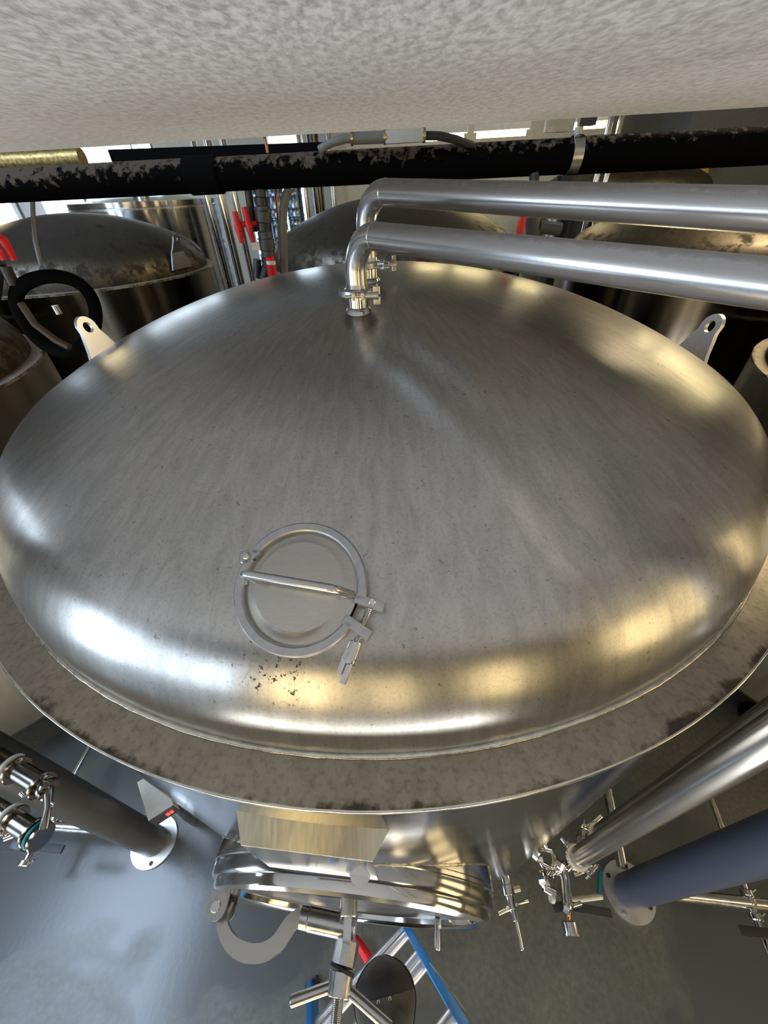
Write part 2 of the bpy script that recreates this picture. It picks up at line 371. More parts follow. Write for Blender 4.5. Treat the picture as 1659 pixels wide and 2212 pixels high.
# ------------------------------------------------------------------ the room
o = struct(MB().box((0, 2.5, -0.05), (18, 18, 0.1)).build('floor', M['floor'], smooth=False))
struct(MB().box((0, 2.5, 5.05), (18, 18, 0.1)).build('ceiling', M['ceiling'], smooth=False))
def wall_with_windows(name, axis, pos, lo, hi, wins, mat, th=0.2, n0=1, panes='day'):
    # axis 'x': wall lies along x at y=pos;   wins: (a0, a1, z0, z1, cols, panematerial)
    b = MB()
    def seg(a0, a1, z0, z1):
        if a1 - a0 < 1e-4 or z1 - z0 < 1e-4: return
        c = ((a0 + a1) / 2, pos, (z0 + z1) / 2) if axis == 'x' else (pos, (a0 + a1) / 2, (z0 + z1) / 2)
        sz = (a1 - a0, th, z1 - z0) if axis == 'x' else (th, a1 - a0, z1 - z0); b.box(c, sz)
    x = lo
    for (a0, a1, z0, z1, nc, pm) in sorted(wins):
        seg(x, a0, 0, 5); seg(a0, a1, 0, z0); seg(a0, a1, z1, 5); x = a1
    seg(x, hi, 0, 5)
    struct(b.build(name, mat, smooth=False))
    for i, (a0, a1, z0, z1, nc, pm) in enumerate(sorted(wins)):
        def P(a, z): return (a, pos, z) if axis == 'x' else (pos, a, z)
        def Bx(a0, a1, z0, z1, d): return (((a0 + a1) / 2, pos, (z0 + z1) / 2), (a1 - a0, d, z1 - z0)) if axis == 'x' else ((pos, (a0 + a1) / 2, (z0 + z1) / 2), (d, a1 - a0, z1 - z0))
        f = MB(); fw = 0.05
        for q in ((a0, a1, z0, z0 + fw), (a0, a1, z1 - fw, z1), (a0, a0 + fw, z0 + fw, z1 - fw), (a1 - fw, a1, z0 + fw, z1 - fw)): f.box(*Bx(*q, 0.14))
        wn = struct(f.build('window_%d' % (n0 + i), M['wall_dark'], smooth=False))  # also frames the added warm glow panels
        W_ = (a1 - a0 - 2 * fw) / nc
        for k in range(nc):
            MB().box(*Bx(a0 + fw + k * W_ + 0.015, a0 + fw + (k + 1) * W_ - 0.015, z0 + fw, z1 - fw, 0.03)).build('pane', M[pm], wn, smooth=False)
            if k: MB().box(*Bx(a0 + fw + k * W_ - 0.02, a0 + fw + k * W_ + 0.02, z0 + fw, z1 - fw, 0.10)).build('mullion', M['wall_dark'], wn, smooth=False)

wall_with_windows('wall_back', 'x', -5.0, -7, 7, [(-5.6, -4.3, 0.3, 3.0, 1, 'day'), (-3.1, -1.1, 0.3, 3.0, 1, 'warmglow'), (-0.3, 0.35, 0.3, 3.0, 1, 'warmglow'), (2.0, 3.2, 0.3, 3.0, 1, 'warmglow')], M['wall_grey'], n0=1)  # warm panes are added glow panels standing in for a warm-lit wall
wall_with_windows('wall_left', 'y', -6.0, -5, 9, [(-4.5, -3.5, 0.2, 2.9, 1, 'day'), (-2.9, -0.9, 0.2, 2.9, 2, 'day'), (0.6, 2.4, 2.9, 3.5, 2, 'day'), (6.0, 8.4, 0.8, 3.0, 2, 'day')], M['wall_grey'], n0=5)  # the short high window is added to brighten the dome's left side
wall_with_windows('wall_right', 'y', 6.0, -5, 9, [(-4.0, -2.2, 0.3, 3.0, 1, 'warmglow'), (-1.5, -0.6, 0.3, 3.0, 1, 'warmglow'), (0.0, 0.6, 0.3, 3.0, 1, 'warmglow')], M['wall_grey'], n0=9)  # warm panes are glow panels added for the warm spots mirrored in the dome
wall_with_windows('wall_front', 'x', 9.0, -7, 7, [(-6.6, -3.6, 0.8, 3.4, 2, 'day'), (-1.75, -1.15, 0.4, 3.6, 1, 'day')], M['wall'], n0=12)

# ------------------------------------------------------------------ duct overhead, close above the camera
def duct():
    zb = 2.6; e0 = Vector((-0.98, 1.42, zb)); e1 = Vector((0.82, 1.12, zb)); d = (e1 - e0).normalized(); back = Vector((d.y, -d.x, 0))  # towards the camera side
    L0 = e0 - d * 0.75; L1 = e1 + d * 2.6; r = 0.035; W_ = 2.0; H_ = 0.42
    prof = []
    for (cx, cz, a0) in ((r, r, PI), (W_ - r, r, 1.5 * PI), (W_ - r, H_ - r, 0), (r, H_ - r, PI / 2)):
        for i in range(7):
            a = a0 + PI / 2 * i / 6; prof.append((cx + r * math.cos(a), cz + r * math.sin(a)))
    b = MB(); n = len(prof); NX = 2; vs = []
    for P in (L0, L1):
        for (u, h) in prof: vs.append(P + back * u + Vector((0, 0, h)))
    fs = [(k, (k + 1) % n, n + (k + 1) % n, n + k) for k in range(n)] + [tuple(range(n - 1, -1, -1)), tuple(n + k for k in range(n))]
    b.add(vs, fs); t = thing('air_duct', 'wide mottled grey sheet-metal duct passing low overhead across the top of the photo', 'duct', (0, 0.5, zb))
    b.build('duct_sheet', M['duct'], t)
    lip = MB(); lip.box((L0 + L1) / 2 + back * 0.012 + Vector((0, 0, 0.05)), ((L1 - L0).length, 0.028, 0.016), d); lip.build('seam_flange', M['edge'], t, smooth=False)
    for q in (-0.9, 1.5):
        c = (e0 + e1) / 2 + d * q + back * 1.0
        MB().cyl(c + Vector((0, 0, H_)), (c.x, c.y, 5.0), 0.008, seg=8).build('hanger_rod', M['satin'], t)
duct()

# ------------------------------------------------------------------ tanks
def torisphere(a, Rc, rk, s, n1=26, n2=12):
    zc = s - math.sqrt((Rc - rk) ** 2 - (a - rk) ** 2); th = math.asin((a - rk) / (Rc - rk)); p = []
    for i in range(n1 + 1): x = th * i / n1; p.append((Rc * math.sin(x), zc + Rc * math.cos(x)))
    for i in range(1, n2 + 1): x = th + (PI / 2 - th) * i / n2; p.append((a - rk + rk * math.sin(x), s + rk * math.cos(x)))
    p.append((a, 0)); return p
A_, RC_, RK_, S_ = 0.895, 1.6772, 0.1821, 0.0139
def dome_z(r):
    zc = S_ - math.sqrt((RC_ - RK_) ** 2 - (A_ - RK_) ** 2); th = math.asin((A_ - RK_) / (RC_ - RK_))
    if r < RC_ * math.sin(th): return zc + math.sqrt(RC_ ** 2 - r * r)
    return S_ + math.sqrt(max(0, RK_ ** 2 - (r - A_ + RK_) ** 2))
TC = Vector((0.0003, 1.0595, 0)); RZ = 1.9806; RT = 0.95
def lug(parent, c, rot, z0, mat, s=1.0):      # lifting lug: plate tangent to the shell with skirt, hole near the top
    # c: axis centre, rot: azimuth of radial direction (cos,sin)
    R_ = Vector((math.cos(rot), math.sin(rot), 0)); T = Vector((-R_.y, R_.x, 0)); O = Vector((c[0], c[1], z0)) + R_ * 0.903
    lean = (Vector((0, 0, 1)) + R_ * 0.30).normalized()
    outer = [(-0.062, 0.0), (-0.050, 0.022), (-0.040, 0.048), (-0.030, 0.072)]
    for i in range(9): a = PI * 0.92 - PI * 0.84 * i / 8; outer.append((0.031 * math.cos(a), 0.083 + 0.031 * math.sin(a)))
    outer += [(0.030, 0.072), (0.040, 0.048), (0.050, 0.022), (0.062, 0.0)]
    hole = [(0.0145 * math.cos(2 * PI * i / 20), 0.084 + 0.0145 * math.sin(2 * PI * i / 20)) for i in range(20)]
    th = 0.010 * s; bm = bmesh.new()
    vo = [bm.verts.new(O + T * a * s + lean * b * s) for a, b in outer]; vh = [bm.verts.new(O + T * a * s + lean * b * s) for a, b in hole]
    eo = [bm.edges.new((vo[i], vo[(i + 1) % len(vo)])) for i in range(len(vo))]; eh = [bm.edges.new((vh[i], vh[(i + 1) % 20])) for i in range(20)]
    bmesh.ops.triangle_fill(bm, use_beauty=True, edges=eo + eh)
    r = bmesh.ops.extrude_face_region(bm, geom=bm.faces[:]); 
    for q in r['geom']:
        if isinstance(q, bmesh.types.BMVert): q.co += R_ * th
    bm.verts.ensure_lookup_table(); bm.verts.index_update()
    b = MB(); b.add([q.co.copy() for q in bm.verts], [tuple(v.index for v in f.verts) for f in bm.faces]); bm.free()
    # skirt widening down to the knuckle
    sk = [(-0.062, 0.0), (0.062, 0.0), (0.072, -0.025), (0.088, -0.06), (0.105, -0.10), (-0.105, -0.10), (-0.088, -0.06), (-0.072, -0.025)]
    b.prism([(a * s, q * s) for a, q in sk], O + R_ * th * 0.5, T, Vector((0, 0, 1)), th)
    p = b.build('lifting_lug', mat, parent, ang=30); p['label'] = 'plate lug with round lifting hole'; return p

def main_tank():
    t = thing('fermentation_tank', 'big foreground stainless tank with a domed top, stained ledge and side manway', 'tank', (TC.x, TC.y, 0))
    c = Vector((TC.x, TC.y, RZ))
    d = MB().lathe(torisphere(A_, RC_, RK_, S_, 60, 26), (0, 0, 0), (0, 0, 1), 256)
    me = d.build('dome_head', M['dome'], None); me.parent = t; me.location = (0, 0, RZ); me['_o'] = (0, 0, 0)
    L = MB().lathe([(A_ - 0.01, 0.0), (RT - 0.002, 0.0), (RT, -0.002), (RT, -0.012), (A_ - 0.01, -0.012)], (0, 0, 0), (0, 0, 1), 256).build('top_ledge', M['ledge'], None)
    L.parent = t; L.location = (0, 0, RZ)
    # raised bright outer edge and weld bead, both uneven
    for nm, rad, rr, mt in (('rim_bead', RT - 0.001, 0.0022, 'edge'), ('weld_bead', A_ + 0.002, 0.0042, 'weld')):
        N = 420; vs = []; fs = []; rnd = random.Random(3)
        for i in range(N):
            a = 2 * PI * i / N; k = rr * (0.90 + (0.12 if nm == 'rim_bead' else 0.3) * rnd.random())
            for j in range(8):
                b_ = 2 * PI * j / 8; vs.append((c.x + (rad + k * math.cos(b_)) * math.cos(a), c.y + (rad + k * math.cos(b_)) * math.sin(a), c.z - (0.002 if nm == 'rim_bead' else -0.0015) + k * 0.8 * math.sin(b_)))
        for i in range(N):
            for j in range(8): fs.append((i * 8 + j, i * 8 + (j + 1) % 8, ((i + 1) % N) * 8 + (j + 1) % 8, ((i + 1) % N) * 8 + j))
        MB().add(vs, fs).build(nm, M[mt], t, ang=80)
    MB().lathe([(RT - 0.006, -0.012), (RT - 0.006, -1.58)], c, (0, 0, 1), 200).build('shell', M['shell'], t)
    MB().lathe([(RT - 0.006, -1.58), (RT - 0.02, -1.62), (0.8, -1.69), (0.5, -1.75), (0, -1.79)], c, (0, 0, 1), 96).build('lower_head', M['shell'], t)
    for k in range(4):
        a = PI / 4 + PI / 2 * k; q = (TC.x + 0.74 * math.cos(a), TC.y + 0.74 * math.sin(a))
        g = MB().cyl((*q, 0.02), (*q, 0.42), 0.045, seg=24).build('leg', M['leg_black'], t)
        MB().cyl((*q, 0.0), (*q, 0.02), 0.09, seg=32).build('foot_plate', M['foot'], g)
    # lugs at the far left and far right of the dome
    lug(t, (TC.x, TC.y), math.atan2(1.30 - 1.0595, -0.873), 2.112, M['lug'], 1.06)
    lug(t, (TC.x, TC.y), math.atan2(1.125 - 1.0595, 0.905), 2.092, M['lug'], 1.06)
    # nozzles on the dome
    for (x, y, zt) in ((-0.031, 0.77, 2.362), (-0.012, 0.93, 2.382)):
        zb = RZ + dome_z(math.hypot(x - TC.x, y - TC.y)); b = MB().lathe([(0.026, -0.01), (0.0225, 0.002), (0.0185, 0.006), (0.0185, zt - zb - 0.006), (0.027, zt - zb - 0.003), (0.027, zt - zb)], (x, y, zb), (0, 0, 1), 32)
        b.build('nozzle', M['polish'], t)
    # neck of the top port
    n, C0, C1, U, V = PORT
    MB().lathe([(0.058, -0.02), (0.058, C0.length * 0 + 0.018), (0.0625, 0.019), (0.0625, 0.0225)], C0, n, 64).build('port_neck', M['polish'], t)
    # ---- manway collar, door
    n2, t2, MC = MAN
    r_ = 0.308
    b = MB().lathe([(r_ - 0.012, -0.15), (r_, -0.15), (r_, -0.036), (r_ + 0.0015, -0.034), (r_ + 0.0015, -0.028), (r_, -0.026), (r_, -0.006), (r_ - 0.004, 0.0), (r_ - 0.014, 0.001), (r_ - 0.014, -0.15)], MC, n2, 128); b.build('manway_collar', M['shell'], t)
    wv = MB(); N = 260; rnd = random.Random(5); vs = []; fs = []
    for i in range(N):
        a = 2 * PI * i / N; k = 0.0022 * (0.6 + 0.8 * rnd.random()); px_ = (t2 * math.cos(a) + Vector((0, 0, 1)) * math.sin(a))
        # weld sits where the collar meets the round shell
        q = MC + px_ * r_; rad = q - Vector((TC.x, TC.y, q.z)); off = 0
        # slide back along -n2 until it touches the shell
        for _ in range(40):
            e = (Vector((q.x, q.y, 0)) - Vector((TC.x, TC.y, 0))).length - (RT - 0.006)
            q = q - n2 * e
        for j in range(6): vs.append(q + px_ * k * math.cos(j * PI / 3) + n2 * k * math.sin(j * PI / 3))
    for i in range(N):
        for j in range(6): fs.append((i * 6 + j, i * 6 + (j + 1) % 6, ((i + 1) % N) * 6 + (j + 1) % 6, ((i + 1) % N) * 6 + j))
    wv.add(vs, fs).build('collar_weld', M['weld'], t, ang=80)
    MB().lathe([(0, 0.002), (0.20, 0.002), (0.262, 0.004), (0.272, 0.006), (0.272, -0.006), (0, -0.006)], MC, n2, 128).build('manway_door', M['door'], t)
    MB().lathe([(0.268, 0.004), (0.270, 0.014), (0.277, 0.020), (0.287, 0.021), (0.295, 0.016), (0.298, 0.006), (0.297, -0.006), (0.268, -0.006)], MC, n2, 128).build('door_rim', M['polish'], t)
    # hinge lugs, pin and boss
    hz = 1.3
    h0 = Vector((-0.389, 0.129, 1.300)); h1 = Vector((-0.386, 0.101, 1.300))
    hd = (h1 - h0).normalized()
    hb = MB()
    for s in (0.0,):
        poly = [(-0.022, -0.03), (0.022, -0.03), (0.022, 0.035)] + [(0.022 * math.cos(a), 0.035 + 0.022 * math.sin(a)) for a in [PI * i / 10 for i in range(1, 10)]] + [(-0.022, 0.035)]
        MB().prism(poly, h0 + Vector((0, 0, 0.035)), t2, n2, 0.007).build('hinge_bracket', M['cast'], t); MB().prism(poly, h0 + Vector((0, 0, -0.035)), t2, n2, 0.007).build('hinge_bracket', M['cast'], t)
    hp = h0 + n2 * 0.035
    MB().cyl(hp + Vector((0, 0, -0.045)), hp + Vector((0, 0, 0.042)), 0.010, seg=20, bev=0.001).build('hinge_pin', M['polish'], t)
    MB().cyl(hp + Vector((0, 0, -0.03)) + t2 * 0.0, hp + Vector((0, 0, 0.03)), 0.019, seg=24).build('hinge_barrel', M['black_plastic'], t)
    # nameplate bracket
    return t
# top port frame
PN = Vector((-0.089, 0.273, 2.159)); q_ = (PN - Vector((TC.x, TC.y, PN.z))); sl = q_.length / math.sqrt(RC_ ** 2 - q_.length ** 2)
PNn = (q_.normalized() * sl + Vector((0, 0, 1))).normalized()
PU = (cR - PNn * cR.dot(PNn)).normalized(); PV = PNn.cross(PU).normalized()
PORT = (PNn, PN, PN + PNn * 0.022, PU, PV)
az_ = math.radians(-6.4); MN = Vector((math.sin(az_), -math.cos(az_), 0)); MT = Vector((math.cos(az_), math.sin(az_), 0))
MC_ = Vector((TC.x, TC.y, 1.3)) + MN * 0.9646
MAN = (MN, MT, MC_)
tank = main_tank()

# ---- nameplate bracket box on the shell
def bracket():
    a = Vector((-0.213, 0.134, 1.887)); b = Vector((-0.009, 0.110, 1.877)); f0 = Vector((-0.200, 0.106, 1.865)); f1 = Vector((-0.032, 0.086, 1.860))
    m = Vector((-0.109, 0.116, 1.895))
    for q in (a, b, m): v = Vector((q.x - TC.x, q.y - TC.y, 0)); q -= v.normalized() * 0.007; q.z -= 0.010
    top = MB(); N = 32; vs = []; fs = []
    for i in range(N + 1):
        k = i / N; p = a * (1 - k) ** 2 + (m * 2 - a * 0.5 - b * 0.5) * 2 * k * (1 - k) + b * k * k; q = f0.lerp(f1, k)
        vs += [p, q, q - Vector((0, 0, 0.004)), p - Vector((0, 0, 0.004))]
    for i in range(N):
        for k in range(4): fs.append((4 * i + k, 4 * i + (k + 1) % 4, 4 * i + 4 + (k + 1) % 4, 4 * i + 4 + k))
    fs += [(3, 2, 1, 0), (4 * N, 4 * N + 1, 4 * N + 2, 4 * N + 3)]
    o = top.add(vs, fs).build('bracket_plate', M['plate'], tank, ang=40); o['label'] = 'bright trapezoid plate below the ledge'
    lo = Vector((0, 0, 1.705)); fr = MB()
    A0 = Vector((f0.x, f0.y, 1.862)); B0 = Vector((f1.x, f1.y, 1.857)); A1 = Vector((f0.x, f0.y, 1.70)); B1 = Vector((f1.x, f1.y, 1.70))
    back = Vector((0.0, 0.05, 0)); 
    fr.hull([A0, B0, B1, A1, A0 + back, B0 + back, B1 + back, A1 + back]).build('bracket_box', M['polish'], tank, smooth=False)
    MB().cyl((-0.057, 0.095, 1.720), (-0.066, 0.110, 1.600), 0.017, seg=20).build('bracket_post', M['polish'], tank)
    MB().cyl(Vector((0.090, 0.075, 1.150)), Vector((0.082, 0.023, 1.150)), 0.0075, seg=14, bev=0.002).build('door_pin', M['polish'], tank)
bracket()
# ---- control box on the shell, low on the left
def control_box():
    q = [Vector(p) for p in ((-1.154, 0.565, 0.500), (-0.958, 0.477, 0.500), (-1.042, 0.425, 0.500))]
    X = (q[1] - q[2]); Y = (q[0] - q[2]); D = q[2] + X; c = q[2] + X / 2 + Y / 2
    b = MB(); h = Vector((0, 0, -0.075)); P = [q[2], q[2] + X, q[2] + X + Y, q[2] + Y]
    o = b.hull([p for p in P] + [p + h for p in P]).build('control_box', M['pvc_box'], tank, smooth=False); o['label'] = 'small beige box with a black display at its end'
    out = (-Y).normalized()
    fc = q[2] + X / 2 + h / 2 + out * 0.003
    d = MB().box(fc, (X.length * 0.96, 0.006, 0.070), X).build('display', M['black_plastic'], o, smooth=False)
    g = MB(); xs = X.normalized()
    for k, dx in enumerate((0.012, 0.028)):
        cc = fc + xs * dx + out * 0.0045
        for (ax_, az2, w_, h_) in ((0, .010, .010, .0025), (0, 0, .010, .0025), (0, -.010, .010, .0025), (.005, .005, .0025, .010), (-.005 if k else .005, -.005, .0025, .010)):
            g.box(cc + xs * ax_ + Vector((0, 0, az2)), (w_, 0.002, h_), xs)
    g.build('red_digits', M['red_led'], tank, smooth=False).parent = o
    MB().cyl(c + Vector((0, 0, -0.075)), (c.x, c.y, 0), 0.02, seg=16).build('box_post', M['satin'], tank)
control_box()

# ---- manway arm, screw and handle (swings as one)
def arm():
    t = thing('manway_latch', 'curved swing arm with a threaded screw and spoked handle on the manway door', 'latch', (MC_.x, MC_.y, 1.3))
    z = 1.3
    P = [Vector(p) for p in ((-0.377, 0.106, 1.300), (-0.384, 0.088, 1.300), (-0.381, 0.069, 1.300), (-0.366, 0.050, 1.300), (-0.343, 0.035, 1.300), (-0.314, 0.027, 1.300), (-0.285, 0.028, 1.300), (-0.261, 0.038, 1.300), (-0.246, 0.054, 1.300), (-0.234, 0.068, 1.300), (-0.215, 0.077, 1.300))]
    # smooth through Catmull-Rom
    Q = []
    for i in range(len(P) - 1):
        p0 = P[max(i - 1, 0)]; p1 = P[i]; p2 = P[i + 1]; p3 = P[min(i + 2, len(P) - 1)]
        for k in range(5):
            u = k / 5; Q.append(0.5 * ((2 * p1) + (p2 - p0) * u + (2 * p0 - 5 * p1 + 4 * p2 - p3) * u * u + (3 * p1 - 3 * p2 + p3 - p0) * u ** 3))
    Q.append(P[-1])
    n = len(Q); wd = [0.016 + 0.012 * min(1, 2.2 * i / n) for i in range(n)]
    MB().strip(Q, wd, 0.020, (0, 0, 1)).build('swing_arm', M['brushed'], t)
    a = Vector((-0.215, 0.077, 1.300)); b = Vector((-0.096, 0.056, 1.300)); d = (b - a).normalized()
    MB().cyl(a, a + d * 0.018, 0.0205, seg=28, bev=0.001).cyl(a + d * 0.0185, b, 0.0215, seg=28, bev=0.001).build('arm_boss', M['satin'], t)
    s0 = Vector((-0.109, 0.111, 1.300)); s1 = Vector((-0.110, 0.071, 1.300)); s2 = Vector((-0.111, 0.042, 1.300)); s3 = Vector((-0.120, 0.003, 1.300)); s4 = Vector((-0.122, -0.002, 1.300)); s5 = Vector((-0.127, -0.035, 1.300)); s6 = Vector((-0.130, -0.075, 1.300))
    up = Vector((0, 0, 0.028))
    MB().cyl(s0 + up, s1 + up, 0.0185, seg=28, bev=0.0015).build('screw_sleeve', M['satin'], t)
    MB().strip([s1 + up - (s1 - s0).normalized() * 0.01, s2 + up * 0.9, s2 + (s3 - s2) * 0.2 + up * 0.8], 0.016, 0.012, (0, 0, 1)).build('link', M['satin'], t)
    MB().cyl(s2, s3, 0.0245, seg=10, bev=0.003).build('pressure_nut', M['satin'], t, ang=20)
    MB().cyl(s3, s4, 0.026, seg=28).build('washer', M['black_rubber'], t)
    hub = MB().cyl(s4, s5, 0.0245, 0.0225, seg=32, bev=0.001).build('handle_hub', M['satin'], t)
    hc = s4.lerp(s5, 0.45)
    for e in (Vector((-0.220, -0.037, 1.300)), Vector((-0.026, -0.073, 1.300)), hc + Vector((0, -0.02, -0.12))):
        MB().cyl(hc + (e - hc).normalized() * 0.015, e, 0.0092, seg=18, bev=0.002).build('handle_spoke', M['satin'], t)
    b = MB(); dd = (s6 - s5).normalized(); L = (s6 - s5).length; pr = [(0, 0)]; k = 0.0
    while k < L: pr += [(0.0095, k), (0.0112, k + 0.0012)]; k += 0.0024
    pr += [(0, L)]
    b.lathe(pr, s5, dd, 20).build('threaded_rod', M['satin'], t, ang=70)
    return t
arm()

# ---- lid, ring clamp on the top port
def port():
    n, C0, C1, U, V = PORT; k = 0.0695 / 141
    def L(x, y, h=0.0): return C1 + U * x * k + V * y * k + n * h
    t = thing('port_lid', 'round flat steel lid with a bent bar handle on the dome port', 'lid', tuple(C1))
    MB().lathe([(0, 0.006), (0.0455, 0.006), (0.0475, 0.0052), (0.0585, -0.001), (0.0605, -0.001), (0.0605, -0.0045), (0, -0.0045)], C1 + n * 0.006, n, 96).build('lid_plate', M['brushed'], t)
    b0 = L(-93, 14, 0.010); b1 = L(112, -20, 0.010); H = n * 0.032
    pts = [b0 - U * 0.0 , *bend(b0, b0 + H - U * 0.006, b1 + H, 0.010, 6), *bend(b0 + H, b1 + H - U * 0.012, b1, 0.012, 6), b1]
    MB().tube(pts, 0.0042, 14).build('handle', M['satin'], t)
    c = thing('ring_clamp', 'hinged ring clamp with bolt and long wing nut around the dome port lid', 'clamp', tuple(C1))
    def ang_(x, y): return math.atan2(y, x)
    ax = n; ri, ro, h = 0.0600, 0.0700, 0.013
    x_, y_, _ = frame(n)
    def A(x, y):
        v = U * x + V * y; return math.atan2(v.dot(y_), v.dot(x_))
    ah = A(-112, 68); a1 = A(136, -30); a2 = A(108, -76)
    # half 1: from hinge clockwise over the top to lug 1
    def unwrap(a, b, sgn):
        while (b - a) * sgn < 0: b += sgn * 2 * PI
        while (b - a) * sgn > 2 * PI: b -= sgn * 2 * PI
        return b
    e1 = unwrap(ah, a1, -1); e2 = unwrap(ah, a2, 1)
    b = MB().ring(C1 + n * 0.004, n, ri, ro, h, 44, ah - 0.05, e1, bev=0.0015)
    b.box(L(148, -36, 0.004), (0.032, 0.0095, h), (L(175, -46) - L(117, -27)), None, n, bev=0.0014)
    b.cyl(L(-124, 64, -0.0025), L(-124, 64, 0.0105), 0.0078, seg=24, bev=0.001).box(L(-112, 72, 0.004), (0.016, 0.011, h), (L(-124, 64) - L(-100, 84)), None, n, bev=0.0012)
    b.build('upper_half', M['cast'], c)
    b = MB().ring(C1 + n * 0.004, n, ri, ro, h, 44, ah + 0.06, e2, bev=0.0015)
    b.box(L(124, -85, 0.004), (0.031, 0.0105, h), (L(151, -103) - L(97, -67)), None, n, bev=0.0014)
    b.box(L(-125, 30, 0.003), (0.010, 0.026, h * 0.8), U, None, n, bev=0.001)
    b.build('lower_half', M['cast'], c)
    for (x, y) in ((-123, 66), (154, -34)):
        p = L(x, y); MB().cyl(p - n * 0.006, p + n * 0.0125, 0.0038, seg=16, bev=0.001).build('rivet', M['polish'], c)
    p0 = L(151, -36, 0.004); p1 = L(98, -172, 0.004); d = (p1 - p0).normalized()
    pr = [(0, 0)]; q = 0
    while q < 0.045: pr += [(0.0028, q), (0.0036, q + 0.0009)]; q += 0.0018
    pr += [(0, q)]
    MB().lathe(pr, p0, d, 14).build('bolt', M['satin'], c, ang=70)
    s = p0 + d * 0.040; e = p1; Lw = (e - s).length
    nb = MB().lathe([(0, 0), (0.0058, 0), (0.0066, 0.001), (0.0074, Lw * 0.45), (0.0082, Lw * 0.62), (0.0075, Lw * 0.68), (0, Lw * 0.68)], s, d, 24)
    nb.build('wing_nut', M['polish'], c)
    side = d.cross(n).normalized()
    for sg, ln, of in ((1, 0.66, 0.0036), (-1, 0.84, -0.0030)):
        MB().box(s + d * (Lw * ln) + side * of, (0.026, 0.0058, 0.013), d, None, n, bev=0.0018).build('wing', M['polish'], c)
port()

# ---- pipes leaving the dome to the right
def top_pipe(x, y, z0, z, ang, slope, r, L, label, D):
    d = Vector((math.cos(ang), math.sin(ang), slope)); p0 = Vector((x, y, z0)); p1 = Vector((x, y, z)); p2 = p1 + d * L
    t = thing('product_pipe', label, 'pipe', (x, y, z0), 'pipes leaving the dome')
    arc = bend(p0, p1, p2, 0.052, 18)
    MB().tube([p0, *arc], r, 36).build('elbow', M['pipe'], t, ang=60)
    MB().tube([arc[-1], p2], r, 36).build('straight_run', M['pipe'], t, ang=60)
    MB().lathe([(r, -0.0012), (r + 0.0006, 0), (r, 0.0012)], arc[-1], (p2 - p1), 36).build('seam_weld', M['edge'], t)
    MB().lathe([(r, 0.012), (r + 0.001, 0.006), (0.0265, 0.003), (0.0265, 0.0)], p0, (0, 0, 1), 32).build('ferrule', M['polish'], t)
    D['end'] = p2; return t
def tri_clamp(c, ax, r, boltdir, label, name='pipe_clamp', group=None, mat='polish', s=1.0):
    c = Vector(c); ax = Vector(ax).normalized(); t = thing(name, label, 'clamp', tuple(c), group)
    bd = (Vector(boltdir) - ax * Vector(boltdir).dot(ax)).normalized(); sd = ax.cross(bd).normalized()
    x_, y_, _ = frame(ax); a = math.atan2(bd.dot(y_), bd.dot(x_)); h = 0.013 * s; w_ = 0.0075 * s
    MB().ring(c, ax, r, r + w_, h, 26, a + 0.28, a + PI - 0.08, bev=0.0014 * s).build('clamp_half', M[mat], t)
    MB().ring(c, ax, r, r + w_, h, 26, a + PI + 0.08, a + 2 * PI - 0.28, bev=0.0014 * s).build('clamp_half', M[mat], t)
    R2 = r + w_
    for sg in (1, -1):
        MB().box(c + bd * (R2 + 0.004 * s) + sd * sg * 0.009 * s, (0.024 * s, 0.007 * s, h), bd, None, ax, bev=0.001 * s).build('ear', M[mat], t)
    hb = MB().box(c - bd * (R2 + 0.004 * s), (0.014 * s, 0.018 * s, h * 0.8), bd, None, ax, bev=0.001 * s); hb.cyl(c - bd * (R2 + 0.006 * s) - ax * h * 0.62, c - bd * (R2 + 0.006 * s) + ax * h * 0.62, 0.003 * s, seg=12)
    hb.build('hinge', M[mat], t)
    p = c + bd * (R2 + 0.010 * s)
    MB().cyl(p - sd * 0.026 * s, p + sd * 0.03 * s, 0.003 * s, seg=12).build('bolt', M['satin'], t)
    nb = MB().cyl(p + sd * 0.014 * s, p + sd * 0.040 * s, 0.0062 * s, 0.0075 * s, seg=16, bev=0.001 * s)
    for sg in (1, -1): nb.box(p + sd * 0.037 * s + ax * sg * 0.009 * s, (0.014 * s, 0.0035 * s, 0.014 * s), sd, None, ax, bev=0.001 * s)
    nb.build('wing_nut', M[mat], t); return t
dd = {}
top_pipe(-0.031, 0.77, 2.362, 2.4443, -0.8591, -0.0274, 0.0186, 1.6, 'nearer brushed steel pipe elbowing off the dome towards the right', dd)
top_pipe(-0.012, 0.93, 2.382, 2.4958, -0.8026, -0.043, 0.0198, 1.9, 'farther brushed steel pipe elbowing off the dome, higher behind the other', dd)
tri_clamp((-0.031, 0.77, 2.362), (0, 0, 1), 0.0270, (0.05, -1.0, 0), 'steel clamp with wing nut on the nearer pipe at the dome', mat='cast', s=0.85)
tri_clamp((-0.012, 0.93, 2.382), (0, 0, 1), 0.0275, (0.75, -0.6, 0), 'steel clamp with wing nut on the farther pipe, behind the first elbow', mat='cast', s=0.85)

